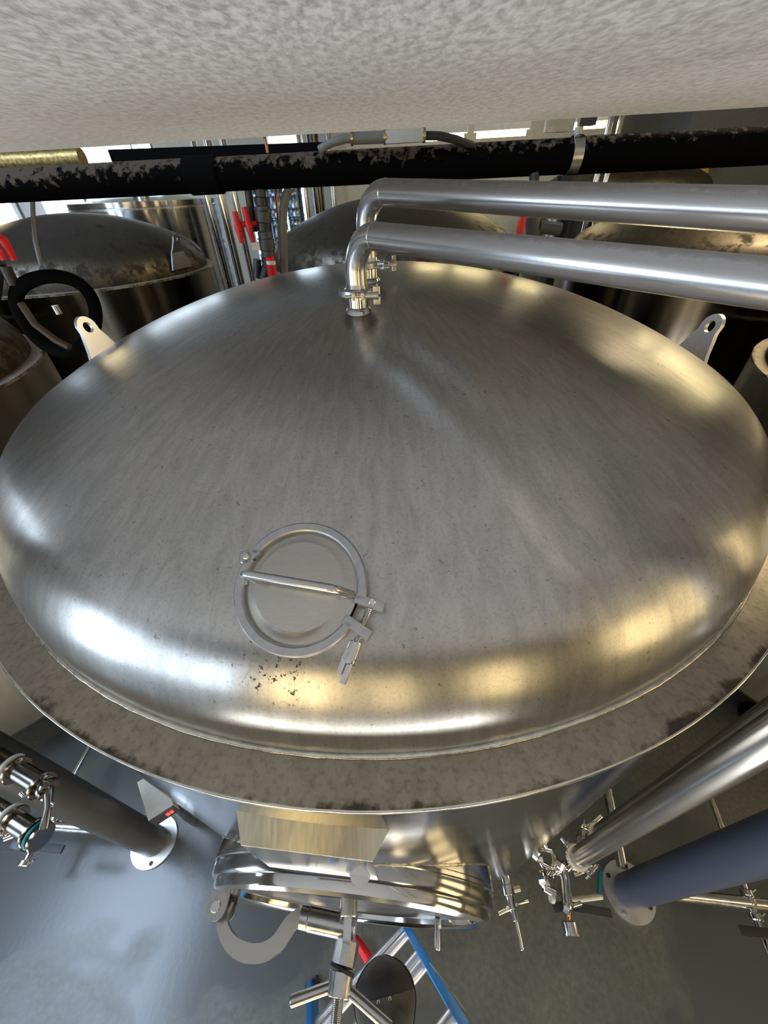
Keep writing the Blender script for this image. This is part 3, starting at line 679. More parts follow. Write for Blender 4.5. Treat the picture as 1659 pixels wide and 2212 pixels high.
# ---- other tanks
def other_tank(x, y, rz, label, mat='dome_old', shell='shell_old', zb=0.35, lugs=(), legs=True, cone=False, R=0.95, group=None):
    s = R / 0.95; t = thing('storage_tank', label, 'tank', (x, y, 0), group)
    d = MB().lathe([(a * s, h * s) for a, h in torisphere(A_, RC_, RK_, S_, 30, 14)], (0, 0, 0), (0, 0, 1), 128).build('dome_head', M[mat], None); d.parent = t; d.location = (0, 0, rz)
    L = MB().lathe([((A_ - 0.01) * s, 0.0), (R, 0.0), (R, -0.012), ((A_ - 0.01) * s, -0.012)], (0, 0, 0), (0, 0, 1), 128).build('top_ledge', M['ledge'], None); L.parent = t; L.location = (0, 0, rz)
    MB().lathe([(R - 0.004, rz - 0.012), (R - 0.004, zb)], (x, y, 0), (0, 0, 1), 128).build('shell', M[shell], t)
    if cone: MB().lathe([(R - 0.004, zb), (R - 0.03, zb - 0.03), (0.12, zb - 0.42), (0.05, zb - 0.46), (0, zb - 0.46)], (x, y, 0), (0, 0, 1), 96).build('cone_bottom', M['shell'], t)
    else: MB().lathe([(R - 0.004, zb), (R - 0.03, zb - 0.04), (0.5, zb - 0.13), (0, zb - 0.16)], (x, y, 0), (0, 0, 1), 96).build('lower_head', M[shell], t)
    for a in lugs: lug(t, (x, y), a, rz + 0.135, M['cast'])
    if legs:
        for k in range(4):
            a = PI / 4 + PI / 2 * k; q = (x + 0.74 * s * math.cos(a), y + 0.74 * s * math.sin(a))
            g = MB().cyl((*q, 0.02), (*q, zb + 0.02), 0.05, seg=20).build('leg', M['leg_black'], t); MB().cyl((*q, 0.0), (*q, 0.02), 0.09, seg=28).build('foot_plate', M['shell_old'], g)
    return t
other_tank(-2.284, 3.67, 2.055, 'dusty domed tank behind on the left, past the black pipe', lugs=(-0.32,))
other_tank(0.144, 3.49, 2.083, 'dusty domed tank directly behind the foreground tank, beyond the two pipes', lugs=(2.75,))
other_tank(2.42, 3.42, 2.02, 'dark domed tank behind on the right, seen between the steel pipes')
other_tank(-2.55, 1.63, 1.91, 'dark tank cut off by the left edge, nearest on that side', shell='shell_lit')
other_tank(2.70, 1.43, 1.78, 'brown-rimmed tank cut off by the right edge, beside the right lifting lug', shell='shell_lit')
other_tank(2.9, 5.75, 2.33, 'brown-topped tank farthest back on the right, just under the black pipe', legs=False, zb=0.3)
# tall posts beside the photographer, on round floor plates
def post(x, y, r, label, mat):
    t = thing('support_post', label, 'post', (x, y, 0))
    MB().cyl((x, y, 0.012), (x, y, 2.598), r, seg=48).build('post_tube', M[mat], t)
    fp = MB().lathe([(0.0, 0.0), (0.108, 0.0), (0.108, 0.012), (0.0, 0.012)], (x, y, 0), (0, 0, 1), 64).build('floor_plate', M['foot'], t)
    for j in range(4):
        a = j * PI / 2 + (0.25 if x < 0 else 0.9); q = (x + 0.087 * math.cos(a), y + 0.087 * math.sin(a))
        MB().cyl((*q, 0.0122), (*q, 0.0135 if j % 2 else 0.024), 0.0095 if j % 2 else 0.007, seg=14).build('bolt_hole' if j % 2 else 'anchor_bolt', M['black_rubber' if j % 2 else 'satin'], fp)
    return t
lt = post(-1.229, 0.444, 0.062, 'thick black tubular post on a round floor plate at the lower left', 'leg_black')
rt = post(1.047, 0.198, 0.062, 'thick slate-blue tubular post on a round floor plate at the lower right', 'leg_blue')
def brace(a, b, r, par): MB().cyl(a, b, r, seg=20).build('post_brace', M['satin'], par)
brace((-1.224, 0.447, 0.200), (-2.219, 0.530, 0.200), 0.022, lt)
brace((0.956, 0.249, 0.250), (1.022, 0.528, 0.250), 0.021, rt); brace((1.048, 0.180, 0.200), (1.617, 0.114, 0.200), 0.021, rt)

# ---- black foam pipe and what hangs from it
def black_pipe():
    t = thing('insulated_pipe', 'thick black foam-covered pipe with dusty top running across under the duct', 'pipe', (0, 1.75, 2.556))
    def P(x): return Vector((x, 1.75 - 0.06 * x, 2.556 + 0.007 * x))
    MB().tube([P(-3.6), P(-0.62)], 0.047, 40).build('foam_cover', M['foam'], t)
    MB().tube([P(-0.53), P(0.655)], 0.0455, 40).build('foam_cover', M['foam'], t)
    MB().tube([P(0.69), P(4.2)], 0.0475, 40).build('foam_cover', M['foam'], t)
    MB().tube([P(-0.63), P(-0.52)], 0.052, 40).build('coupling', M['matte_black'], t)
    MB().lathe([(0.049, -0.017), (0.0515, -0.016), (0.0515, 0.016), (0.049, 0.017)], P(0.672), P(1) - P(0), 40).build('pipe_band', M['satin'], t)
    h = P(0.672)
    MB().cyl(h + Vector((0, 0, 0.05)), h + Vector((0, 0, 0.28)), 0.007, seg=10).cyl(h + Vector((0, 0, 0.052)), h + Vector((0, 0, 0.068)), 0.014, seg=6).build('hanger_rod', M['satin'], t, ang=20)
    MB().box(h + Vector((-0.055, 0.03, 0.085)), (0.09, 0.02, 0.05), (1, -0.06, 0)).build('hanger_plate', M['satin'], t, smooth=False)
    MB().box(h + Vector((0.02, 0.0, 0.085)), (0.05, 0.03, 0.03), (1, -0.06, 0)).build('hanger_block', M['black_plastic'], t, smooth=False)
    MB().cyl(h + Vector((-0.01, 0, -0.048)), h + Vector((-0.01, 0, -0.085)), 0.03, 0.02, seg=16).build('lower_clip', M['black_plastic'], t)
black_pipe()
def BP(x): return Vector((x, 1.75 - 0.06 * x, 2.556 + 0.007 * x))

# hose with white sleeve resting on the black pipe
def top_hose():
    t = thing('sleeved_hose', 'dark hose with a pale rectangular sleeve and brass bands resting on the black pipe', 'hose', (0.005, 1.720, 2.622))
    MB().tube([(-0.162, 1.720, 2.601), (-0.122, 1.710, 2.616), (-0.076, 1.700, 2.623), (-0.051, 1.700, 2.623)], 0.0115, 14).build('hose_end', M['grey_hose'], t)
    MB().tube([(0.171, 1.680, 2.621), (0.223, 1.680, 2.619), (0.277, 1.690, 2.610), (0.337, 1.710, 2.594)], 0.011, 14).build('hose_end', M['black_rubber'], t)
    MB().tube([(-0.054, 1.700, 2.623), (0.056, 1.690, 2.622)], 0.0150, 16).build('hose_middle', M['grey_hose'], t)
    a = Vector((0.053, 1.690, 2.621)); b = Vector((0.172, 1.680, 2.622)); MB().box((a + b) / 2, ((b - a).length, 0.03, 0.030), b - a, bev=0.002).build('sleeve', M['white_sleeve'], t)
    for p, q in (((-0.058, 1.700, 2.623), (-0.050, 1.700, 2.623)), ((0.046, 1.690, 2.622), (0.055, 1.690, 2.622)), ((0.168, 1.680, 2.622), (0.178, 1.680, 2.622))): MB().cyl(p, q, 0.0175, seg=18).build('band', M['brass'], t)
top_hose()
tag(MB().tube([(-0.335, 1.740, 2.633), (-0.335, 1.740, 2.600)], 0.0045, 10).build('copper_tube', M['copper'], org=(-0.336, 1.740, 2.617)), 'short thin copper tube between the duct and the black pipe coupling', 'tube')

def drop_valve():
    t = thing('valve_assembly', 'black plastic drop valve with red butterfly handles hanging from the black pipe coupling', 'valve', (-0.395, 1.800, 2.416))
    ax = [Vector(p) for p in ((-0.389, 1.780, 2.527), (-0.392, 1.780, 2.489), (-0.394, 1.780, 2.464), (-0.394, 1.780, 2.450), (-0.399, 1.780, 2.417), (-0.402, 1.780, 2.390), (-0.401, 1.780, 2.368), (-0.404, 1.780, 2.332), (-0.406, 1.780, 2.309))]
    rr = [0.020, 0.020, 0.026, 0.030, 0.030, 0.026, 0.030, 0.030, 0.022]
    for i in range(len(ax) - 1):
        MB().cyl(ax[i], ax[i + 1] + (ax[i + 1] - ax[i]) * 0.02, (rr[i] + rr[i + 1]) / 2 * 0.98, seg=18, bev=0.002).build('union', M['grey_pvc' if i not in (1, 4) else 'black_plastic'], t)
    MB().cyl((-0.435, 1.790, 2.522), (-0.445, 1.790, 2.390), 0.014, seg=14).build('side_tube', M['black_plastic'], t)
    st = MB().cyl((-0.471, 1.740, 2.415), (-0.416, 1.780, 2.415), 0.009, seg=14)
    for (x0, y0, x1, y1) in ((507, 456, 523, 525), (527, 447, 547, 524)):
        a = Vector((-0.485, 1.740, 2.453)) if x0 == 507 else Vector((-0.452, 1.750, 2.464)); b = Vector((-0.484, 1.740, 2.360)) if x0 == 507 else Vector((-0.445, 1.750, 2.360)); m = (a + b) / 2
        MB().tube([a, a.lerp(m, 0.6), m, b.lerp(m, 0.6), b], [0.010, 0.011, 0.015, 0.011, 0.009], 12).build('red_handle', M['red'], t)
    st.build('handle_stem', M['red'], t)
    MB().cyl((-0.409, 1.780, 2.313), (-0.415, 1.790, 2.279), 0.024, seg=14).cyl((-0.455, 1.800, 2.302), (-0.470, 1.800, 2.240), 0.016, seg=12).cyl((-0.415, 1.800, 2.285), (-0.447, 1.800, 2.229), 0.022, seg=12).build('lower_body', M['black_plastic'], t)
    MB().cyl((-0.397, 1.760, 2.314), (-0.403, 1.780, 2.240), 0.016, 0.019, seg=18, bev=0.002).build('red_collar', M['red'], t)
    MB().cyl((-0.392, 1.745, 2.300), (-0.393, 1.745, 2.290), 0.0175, seg=18).build('white_mark', M['white_gasket'], t)
    MB().box((-0.440, 1.760, 2.348), (0.03, 0.01, 0.025)).build('tag', M['white_gasket'], t, smooth=False)
drop_valve()
tag(MB().tube([(-0.290, 1.800, 2.511), (-0.308, 1.800, 2.486), (-0.323, 1.800, 2.454), (-0.336, 1.800, 2.400), (-0.350, 1.800, 2.321), (-0.363, 1.800, 2.228)], 0.0155, 14).build('drain_hose', M['grey_hose'], org=(-0.334, 1.800, 2.400)), 'dark grey hose hanging down just right of the red-handled valve', 'hose')
tag(MB().tube([(-1.275, 1.900, 2.509), (-1.306, 1.900, 2.454), (-1.308, 1.850, 2.385), (-1.296, 1.800, 2.315), (-1.262, 1.750, 2.293)], 0.0075, 12).build('thin_hose', M['grey_hose'], org=(-1.306, 1.900, 2.454)), 'thin grey hose dropping from the black pipe over the left rear dome', 'hose')
tag(MB().tube([(-0.343, 1.820, 2.519), (-0.360, 1.860, 2.411), (-0.389, 1.900, 2.288)], 0.006, 10).build('copper_drop', M['copper'], org=(-0.360, 1.860, 2.411)), 'thin dark copper drop tube between the valve and the grey hose', 'tube')

def coil():
    t = thing('hose_loop', 'thick black hose hanging in a loop beside the left lifting lug', 'hose', (-1.119, 1.500, 2.197))
    c = Vector((-1.154, 1.550, 2.183)); e1 = Vector((-1.081, 1.550, 2.310)) - c; e2 = Vector((-1.032, 1.550, 2.151)) - c
    pts = [c + e1 * math.cos(a) * (0.95 + 0.05 * math.sin(2 * a)) + e2 * math.sin(a) + Vector((0, 0.02 * math.sin(a * 2), 0)) for a in [2 * PI * i / 60 for i in range(61)]]
    MB().tube(pts, 0.021, 18).build('hose', M['matte_black'], t)
    MB().tube([(-1.215, 1.500, 2.236), (-1.192, 1.480, 2.174), (-1.143, 1.470, 2.122), (-1.100, 1.460, 2.099)], 0.0115, 12).build('tan_hose', M['tan'], t)['label'] = 'thin tan hose crossing the loop'
    MB().cyl((-1.162, 1.600, 2.318), (-1.146, 1.600, 2.308), 0.014, seg=14).build('fitting', M['satin'], t)
    MB().cyl((-1.179, 1.600, 2.207), (-1.178, 1.600, 2.179), 0.012, seg=14).build('fitting', M['satin'], t)
coil()
def left_valve():
    t = thing('red_valve', 'red-handled black valve cut off by the left edge above the dark tank', 'valve', (-1.268, 1.600, 2.353))
    MB().tube([(-1.174, 1.500, 2.428), (-1.157, 1.500, 2.410), (-1.157, 1.500, 2.380), (-1.158, 1.500, 2.359)], [0.012, 0.014, 0.012, 0.009], 12).build('red_handle', M['red'], t)
    MB().tube([(-1.189, 1.480, 2.401), (-1.175, 1.480, 2.383), (-1.172, 1.480, 2.362)], [0.012, 0.013, 0.009], 12).build('red_handle', M['red'], t)
    MB().cyl((-1.231, 1.520, 2.362), (-1.301, 1.500, 2.261), 0.026, seg=16).cyl((-1.214, 1.520, 2.342), (-1.219, 1.520, 2.289), 0.018, seg=14).build('valve_body', M['black_plastic'], t)
left_valve()
def right_valve():
    t = thing('red_valve', 'small red and black valve glimpsed between the two steel pipes', 'valve', (0.573, 1.700, 2.379))
    MB().box((0.520, 1.660, 2.386), (0.022, 0.022, 0.09), (1, 0.2, 0), bev=0.004).build('red_handle', M['red'], t)
    MB().cyl((0.566, 1.700, 2.410), (0.583, 1.700, 2.349), 0.025, seg=16, bev=0.003).build('valve_body', M['grey_pvc'], t)
    MB().cyl((0.568, 1.700, 2.416), (0.548, 1.700, 2.524), 0.016, seg=14).build('upper_tube', M['black_plastic'], t)
    MB().cyl((0.597, 1.700, 2.376), (0.676, 1.700, 2.366), 0.02, seg=14).build('side_tube', M['grey_pvc'], t)
right_valve()

# ---- pipes and fittings, lower right
def riser(x, y, zb, r, label):
    t = thing('steel_riser', label, 'pipe', (x, y, zb), 'steel risers at the right')
    MB().cyl((x, y, zb), (x, y, 2.598), r, seg=40).build('riser_tube', M['riser'], t)
    MB().lathe([(r, -0.0025), (r + 0.007, -0.0025), (r + 0.007, 0.0025), (r, 0.0025)], (x, y, zb), (0, 0, 1), 32).build('gasket', M['white_gasket'], t)['label'] = 'off-white gasket at its lower end'
    MB().cyl((x, y, zb - 0.06), (x, y, zb - 0.002), r * 0.9, r, seg=28).build('ferrule', M['polish'], t); return t
R1 = Vector((0.680, 0.250, 0.550)); R2 = Vector((0.784, 0.317, 0.550))
riser(R1.x, R1.y, R1.z, 0.032, 'nearer vertical steel riser with white gasket at the lower right')
riser(R2.x, R2.y, R2.z, 0.026, 'farther vertical steel riser behind the nearer one at the lower right')
tri_clamp((R1.x, R1.y, R1.z - 0.012), (0, 0, 1), 0.036, (0.5, -0.8, 0), 'steel clamp under the nearer riser', 'riser_clamp')
tri_clamp((R2.x, R2.y, R2.z - 0.012), (0, 0, 1), 0.031, (-0.8, 0.4, 0), 'steel clamp under the farther riser', 'riser_clamp')
def manifold():
    t = thing('valve_manifold', 'cluster of small polished valves and fittings beneath the steel risers', 'manifold', (0.646, 0.227, 0.450))
    z = 0.45
    def tb(pts, r, nm='manifold_tube', m='polish'): return MB().tube(pts, r, 18).build(nm, M[m], t)
    tb([(R1.x, R1.y, 0.49), (0.664, 0.238, 0.440), (0.605, 0.229, 0.440)], 0.020)
    tb([(0.605, 0.229, 0.440), (0.569, 0.246, 0.440), (0.557, 0.279, 0.440), (0.570, 0.299, 0.440)], 0.013)
    tb([(0.646, 0.228, 0.440), (0.625, 0.146, 0.440), (0.619, 0.122, 0.440)], 0.019)
    tb([(0.605, 0.229, 0.440), (0.561, 0.198, 0.440), (0.556, 0.179, 0.440), (0.589, 0.163, 0.440)], 0.014)
    tb([(R2.x, R2.y, 0.49), (0.758, 0.305, 0.440), (0.732, 0.297, 0.440)], 0.016)
    tb([(0.665, 0.322, 0.460), (0.695, 0.274, 0.460)], 0.0075, 'sight_rod')
    tb([(0.747, 0.352, 0.500), (0.782, 0.335, 0.500)], 0.006, 'sight_rod', 'brass')
    tb([(0.575, 0.295, 0.450), (0.613, 0.285, 0.450), (0.618, 0.268, 0.450), (0.613, 0.244, 0.450)], 0.010)
    for q in ((0.565, 0.297, 0.440), (0.565, 0.267, 0.440), (0.557, 0.213, 0.440), (0.582, 0.207, 0.440), (0.614, 0.232, 0.440), (0.559, 0.197, 0.440), (0.738, 0.311, 0.460), (0.618, 0.125, 0.440), (0.630, 0.239, 0.460), (0.550, 0.273, 0.450)):
        MB().lathe([(0, -0.012), (0.017, -0.012), (0.020, -0.009), (0.020, 0.009), (0.017, 0.012), (0, 0.012)], q, (random.uniform(-1, 1), random.uniform(-1, 1), random.uniform(-.6, .6)), 12).build('union_nut', M['polish'], t, ang=20)
    for q, e in (((0.674, 0.213, 0.460), (0.749, 0.228, 0.480)), ((0.648, 0.131, 0.420), (0.682, 0.137, 0.420)), ((0.533, 0.332, 0.460), (0.559, 0.355, 0.460)), ((0.800, 0.358, 0.500), (0.836, 0.377, 0.520)), ((0.593, 0.294, 0.470), (0.562, 0.333, 0.500))):
        MB().cyl(q, e, 0.008, seg=12, bev=0.001).build('wing_bolt', M['polish'], t)
    MB().lathe([(0, -0.006), (0.018, -0.006), (0.018, 0.006), (0, 0.006)], (0.573, 0.156, 0.440), (-1, 0.2, 0.2), 20).build('end_cap', M['white_sleeve'], t)
    # valve handle, gauge cup, blue strip
    MB().box(Vector((0.594, 0.130, 0.420)), (0.035, 0.03, 0.03), (1, 0, 0), bev=0.004).build('valve_block', M['black_plastic'], t)
    a = Vector((0.645, 0.133, 0.400)); b = Vector((0.789, 0.109, 0.400)); MB().box((a + b) / 2, ((b - a).length, 0.026, 0.012), b - a, bev=0.003).build('black_handle', M['black_rubber'], t)
    g0 = Vector((0.622, 0.094, 0.400)); g1 = Vector((0.620, 0.062, 0.400)); MB().cyl((0.631, 0.127, 0.410), g0, 0.010, seg=16).build('gauge_stem', M['copper'], t)
    dv = (g1 - g0); MB().lathe([(0, 0), (0.024, 0), (0.027, 0.003), (0.027, dv.length), (0.031, dv.length), (0.031, dv.length + 0.006), (0, dv.length + 0.006)], g0, dv, 32).build('gauge_cup', M['polish'], t)
    a = Vector((0.839, 0.236, 0.300)); b = Vector((0.803, 0.169, 0.300)); MB().box((a + b) / 2, ((b - a).length, 0.012, 0.02), b - a).build('blue_strip', M['teal'], t, smooth=False)
    a = Vector((0.688, 0.156, 0.300)); b = Vector((0.811, 0.163, 0.300)); MB().cyl(a, b, 0.010, seg=14).build('drain_tube', M['pvc_box'], t)
    MB().cyl((0.641, 0.155, 0.400), (0.763, 0.184, 0.000), 0.012, seg=14).build('stand', M['satin'], t)
manifold()
def sample_valve():
    t = thing('sample_valve', 'bright slender sampling valve sticking out low on the tank, right of the manway', 'valve', (0.358, 0.188, 0.750))
    P = [Vector(p) for p in ((0.350, 0.186, 0.750), (0.351, 0.164, 0.750), (0.352, 0.139, 0.750), (0.355, 0.108, 0.750), (0.357, 0.083, 0.750), (0.359, 0.023, 0.750))]
    MB().cyl(P[0], P[1], 0.0135, seg=18, bev=0.001).build('spout', M['polish'], t)
    MB().cyl(P[1], P[2], 0.021, seg=20, bev=0.001).build('valve_collar', M['polish'], t)
    MB().cyl(P[2], P[3], 0.0135, seg=18, bev=0.001).cyl(P[3], P[4], 0.010, seg=18, bev=0.001).build('valve_body', M['polish'], t)
    MB().cyl(P[4], P[5], 0.0062, 0.0058, seg=14, bev=0.001).build('drain_stem', M['polish'], t)
    MB().cyl((0.352, 0.150, 0.750), (0.391, 0.156, 0.750), 0.009, seg=14, bev=0.001).build('lock_screw', M['cast'], t)
    MB().tube([(0.353, 0.111, 0.750), (0.376, 0.121, 0.750), (0.409, 0.126, 0.750)], 0.004, 10).cyl((0.351, 0.113, 0.750), (0.307, 0.101, 0.750), 0.0065, seg=12).build('lever', M['polish'], t)
sample_valve()

# ---- outlet lines with butterfly valves near the floor
def outlet(pts, r, label, clamps, handle, loc, rods=()):
    t = thing('outlet_line', label, 'pipe', loc)
    for a, b in zip(pts, pts[1:]): MB().cyl(a, b, r, seg=20).build('outlet_tube', M['polish'], t)
    for p, d in clamps: MB().lathe([(0, -0.011), (r * 1.7, -0.011), (r * 1.9, -0.008), (r * 1.9, 0.008), (r * 1.7, 0.011), (0, 0.011)], p, d, 24).build('clamp_collar', M['polish'], t); MB().cyl(Vector(p) + Vector((r * 1.6, 0, 0)), Vector(p) + Vector((r * 3.0, 0.01, 0.01)), r * 0.4, seg=10).build('wing_bolt', M['polish'], t)
    a, b = Vector(handle[0]), Vector(handle[1]); MB().box((a + b) / 2, ((b - a).length, 0.030, 0.012), b - a, bev=0.002).build('black_handle', M['black_rubber'], t)
    return t
d = (Vector((-1.698, 0.349, 0.200)) - Vector((-1.674, 0.816, 0.200))).normalized()
outlet([(-1.673, 0.841, 0.200), (-1.700, 0.352, 0.200)], 0.0135, 'thin outlet line passing behind the black post at the lower left', [((-1.661, 0.505, 0.200), d), ((-1.698, 0.349, 0.200), d), ((-1.689, 0.431, 0.200), d)], ((-1.650, 0.396, 0.300), (-1.485, 0.377, 0.300)), (-1.661, 0.505, 0.200))
d = (Vector((1.411, -0.014, 0.200)) - Vector((1.524, 0.504, 0.200))).normalized()
outlet([(1.524, 0.504, 0.200), (1.409, -0.031, 0.200)], 0.0125, 'thin outlet line passing behind the slate-blue post at the lower right', [((1.450, 0.162, 0.200), d), ((1.445, 0.137, 0.200), d), ((1.436, 0.093, 0.200), d)], ((1.291, 0.057, 0.300), (1.437, 0.041, 0.300)), (1.450, 0.162, 0.200))
def left_fittings():
    t = thing('fitting_cluster', 'row of dark steel fittings with pale gaskets and a black handle at the left edge', 'fittings', (-1.023, 0.310, 1.250)); z = 0.8
    tubes = ((((-1.218, 0.450, 1.250)), ((-0.977, 0.351, 1.250)), 0.025), (((-1.162, 0.331, 1.200)), ((-0.984, 0.261, 1.200)), 0.025))
    for a, b, r in tubes: MB().cyl(a, b, r, seg=32).build('fitting_tube', M['bronze'], t)
    def col(p, d, r, h, nm, m): MB().lathe([(0, -h), (r * 0.94, -h), (r, -h * 0.6), (r, h * 0.6), (r * 0.94, h), (0, h)], p, d, 36).build(nm, M[m], t)
    d = (Vector((-0.977, 0.351, 1.250)) - Vector((-1.218, 0.450, 1.250))).normalized()
    col((-1.108, 0.404, 1.250), d, 0.035, 0.005, 'gasket', 'white_gasket'); col((-1.089, 0.396, 1.250), d, 0.037, 0.005, 'clamp_collar', 'bronze')
    col((-0.990, 0.356, 1.250), d, 0.036, 0.005, 'clamp_collar', 'bronze'); col((-0.969, 0.347, 1.250), d, 0.027, 0.010, 'end_ferrule', 'bronze')
    col((-1.071, 0.296, 1.200), d, 0.034, 0.005, 'gasket', 'white_gasket'); col((-1.052, 0.289, 1.200), d, 0.036, 0.005, 'clamp_collar', 'bronze')
    col((-0.981, 0.261, 1.200), d, 0.035, 0.0045, 'clamp_collar', 'bronze')
    col((-0.967, 0.256, 1.200), d, 0.035, 0.0045, 'teal_gasket', 'teal'); col((-0.954, 0.250, 1.200), d, 0.034, 0.005, 'valve_disc', 'bronze')
    for a, b in (((-1.079, 0.407, 1.270), (-1.055, 0.414, 1.290)), ((-0.982, 0.365, 1.270), (-0.958, 0.370, 1.290)), ((-1.038, 0.339, 1.250), (-1.023, 0.331, 1.250)), ((-0.979, 0.327, 1.250), (-0.925, 0.309, 1.250)), ((-0.963, 0.329, 1.250), (-0.940, 0.305, 1.250))): MB().cyl(a, b, 0.005, seg=12, bev=0.001).build('wing_bolt', M['polish'], t)
    MB().tube([(-0.965, 0.344, 1.250), (-0.938, 0.302, 1.250), (-0.936, 0.262, 1.230)], [0.014, 0.009, 0.011], 16).build('elbow_link', M['bronze'], t)
    MB().cyl((-1.064, 0.286, 1.200), (-1.061, 0.254, 1.200), 0.012, seg=18, bev=0.001).build('handle_stem', M['polish'], t)
    MB().box((-1.034, 0.251, 1.150), (0.042, 0.038, 0.03), (1, -0.2, 0), bev=0.005).build('valve_block', M['black_plastic'], t)
    a = Vector((-1.175, 0.256, 1.100)); b = Vector((-1.066, 0.256, 1.100)); MB().box((a + b) / 2, ((b - a).length, 0.027, 0.011), b - a, bev=0.003).build('black_handle', M['black_rubber'], t)
    MB().cyl((-1.060, 0.270, 1.150), (-1.091, 0.259, 1.150), 0.007, seg=14, bev=0.001).build('stop_rod', M['polish'], t)
left_fittings()

# ---- stepladder under the photographer and the boot standing on it
def ladder():
    t = thing('stepladder', 'blue-railed aluminium stepladder seen from above, below the manway', 'ladder', (-0.007, 0.133, 0.000))
    A = Vector((0.002, 0.127, 0.200)); B = Vector((0.153, -0.112, 1.020)); d = B - A
    r1a = Vector((-0.025, 0.111, 0.280)); r1b = Vector((-0.359, -0.120, 0.280)); W_ = r1b - r1a; W_.z = 0; F0 = A - d * (A.z / d.z)
    for off in (Vector((0, 0, 0)), W_):
        a = F0 + off + Vector((0, 0, 0.02)); b = B + off; MB().box((a + b) / 2, ((b - a).length, 0.022, 0.058), b - a, None, W_.cross(b - a), bev=0.003).build('side_rail', M['blue'], t)
        MB().box(F0 + off + Vector((0, 0, 0.012)), (0.06, 0.045, 0.024), W_, bev=0.004).build('rubber_foot', M['black_rubber'], t)
    for zz, r_ in ((0.28, 0.015), (0.34, 0.015), (0.54, 0.017), (0.60, 0.017), (0.90, 0.017)):
        p = A + d * ((zz - A.z) / d.z); MB().cyl(p, p + W_, r_, seg=18).build('rung', M['alu'], t)
ladder()
def boot():
    # black work boot standing on the ladder, toe towards the manway
    heel = Vector((-0.026, -0.190, 0.920)); toe = Vector((-0.058, 0.022, 0.920)); d = (toe - heel); d.z = 0; Ln = d.length; d.normalize(); sd = Vector((-d.y, d.x, 0))
    t = thing('work_boot', 'scuffed black leather boot standing on the ladder, toe towards the manway', 'boot', tuple(heel))
    def outline(k):
        # half width and height of the upper along the foot, k 0 heel .. 1 toe
        w_ = [0.034, 0.038, 0.037, 0.036, 0.040, 0.046, 0.049, 0.047, 0.040, 0.025][min(9, int(k * 9))]
        return w_
    ks = [i / 22 for i in range(23)]; Wd = [0.022, 0.033, 0.038, 0.039, 0.038, 0.037, 0.036, 0.036, 0.037, 0.039, 0.042, 0.045, 0.048, 0.050, 0.051, 0.051, 0.050, 0.048, 0.045, 0.040, 0.033, 0.023, 0.006]
    Hh = [0.13, 0.15, 0.155, 0.155, 0.15, 0.145, 0.14, 0.132, 0.123, 0.113, 0.104, 0.096, 0.089, 0.083, 0.078, 0.074, 0.071, 0.068, 0.064, 0.058, 0.049, 0.036, 0.02]
    def skin(i0, i1, z0, grow, hs, nm, mat, par=None):
        vs = []; fs = []; m = 14
        for i in range(i0, i1):
            p = heel + d * Ln * ks[i]; w_ = Wd[i] * 1.45 + grow; h = Hh[i] * hs + grow
            for j in range(m):
                a = PI * j / (m - 1); ca = math.cos(a); sa = max(0.0, math.sin(a))
                vs.append(p + sd * w_ * (abs(ca) ** 0.75) * (1 if ca > 0 else -1) + Vector((0, 0, z0 + h * sa ** 0.7)))
        n = i1 - i0
        for i in range(n - 1):
            for j in range(m): fs.append((i * m + j, i * m + (j + 1) % m, (i + 1) * m + (j + 1) % m, (i + 1) * m + j))
        fs.append(tuple(range(m - 1, -1, -1))); fs.append(tuple((n - 1) * m + j for j in range(m)))
        return MB().add(vs, fs).build(nm, M[mat], par or t, ang=60)
    skin(0, 23, 0.02, 0.0, 1.0, 'upper', 'boot'); skin(6, 16, 0.0205, 0.0016, 1.0, 'vamp_patch', 'toecap')
    poly = [(Ln * k, w_ * 1.45 + 0.005) for k, w_ in zip(ks, Wd)] + [(Ln * k, -w_ * 1.45 - 0.005) for k, w_ in reversed(list(zip(ks, Wd)))]
    MB().prism(poly, heel + Vector((0, 0, 0.010)), d, sd, 0.024).build('sole', M['black_rubber'], t)
    for s in (-0.014, 0.014):
        for k in (0.66,):
            i = int(k * 22); p = heel + d * Ln * k + sd * s + Vector((0, 0, 0.02 + Hh[i] * 0.985)); MB().ring(p, (0, 0, 1), 0.0018, 0.0042, 0.003, 14).build('eyelet', M['pvc_box'], t)
boot()
tag(MB().tube([(-0.196, 0.089, 0.050), (-0.179, 0.068, 0.060), (-0.151, 0.039, 0.060), (-0.132, 0.015, 0.060)], [0.010, 0.017, 0.019, 0.019], 16).build('red_hose', M['red'], org=(-0.179, 0.068, 0.050)), 'short piece of red hose seen between the ladder rung and the latch', 'hose')
tag(MB().tube([(0.074, 0.006, 0.900), (0.121, -0.041, 0.950), (0.172, -0.098, 1.000)], 0.0012, 8).build('thin_wire', M['brass'], org=(0.121, -0.041, 0.950)), 'very thin tan wire slanting right of the blue ladder rail', 'wire')

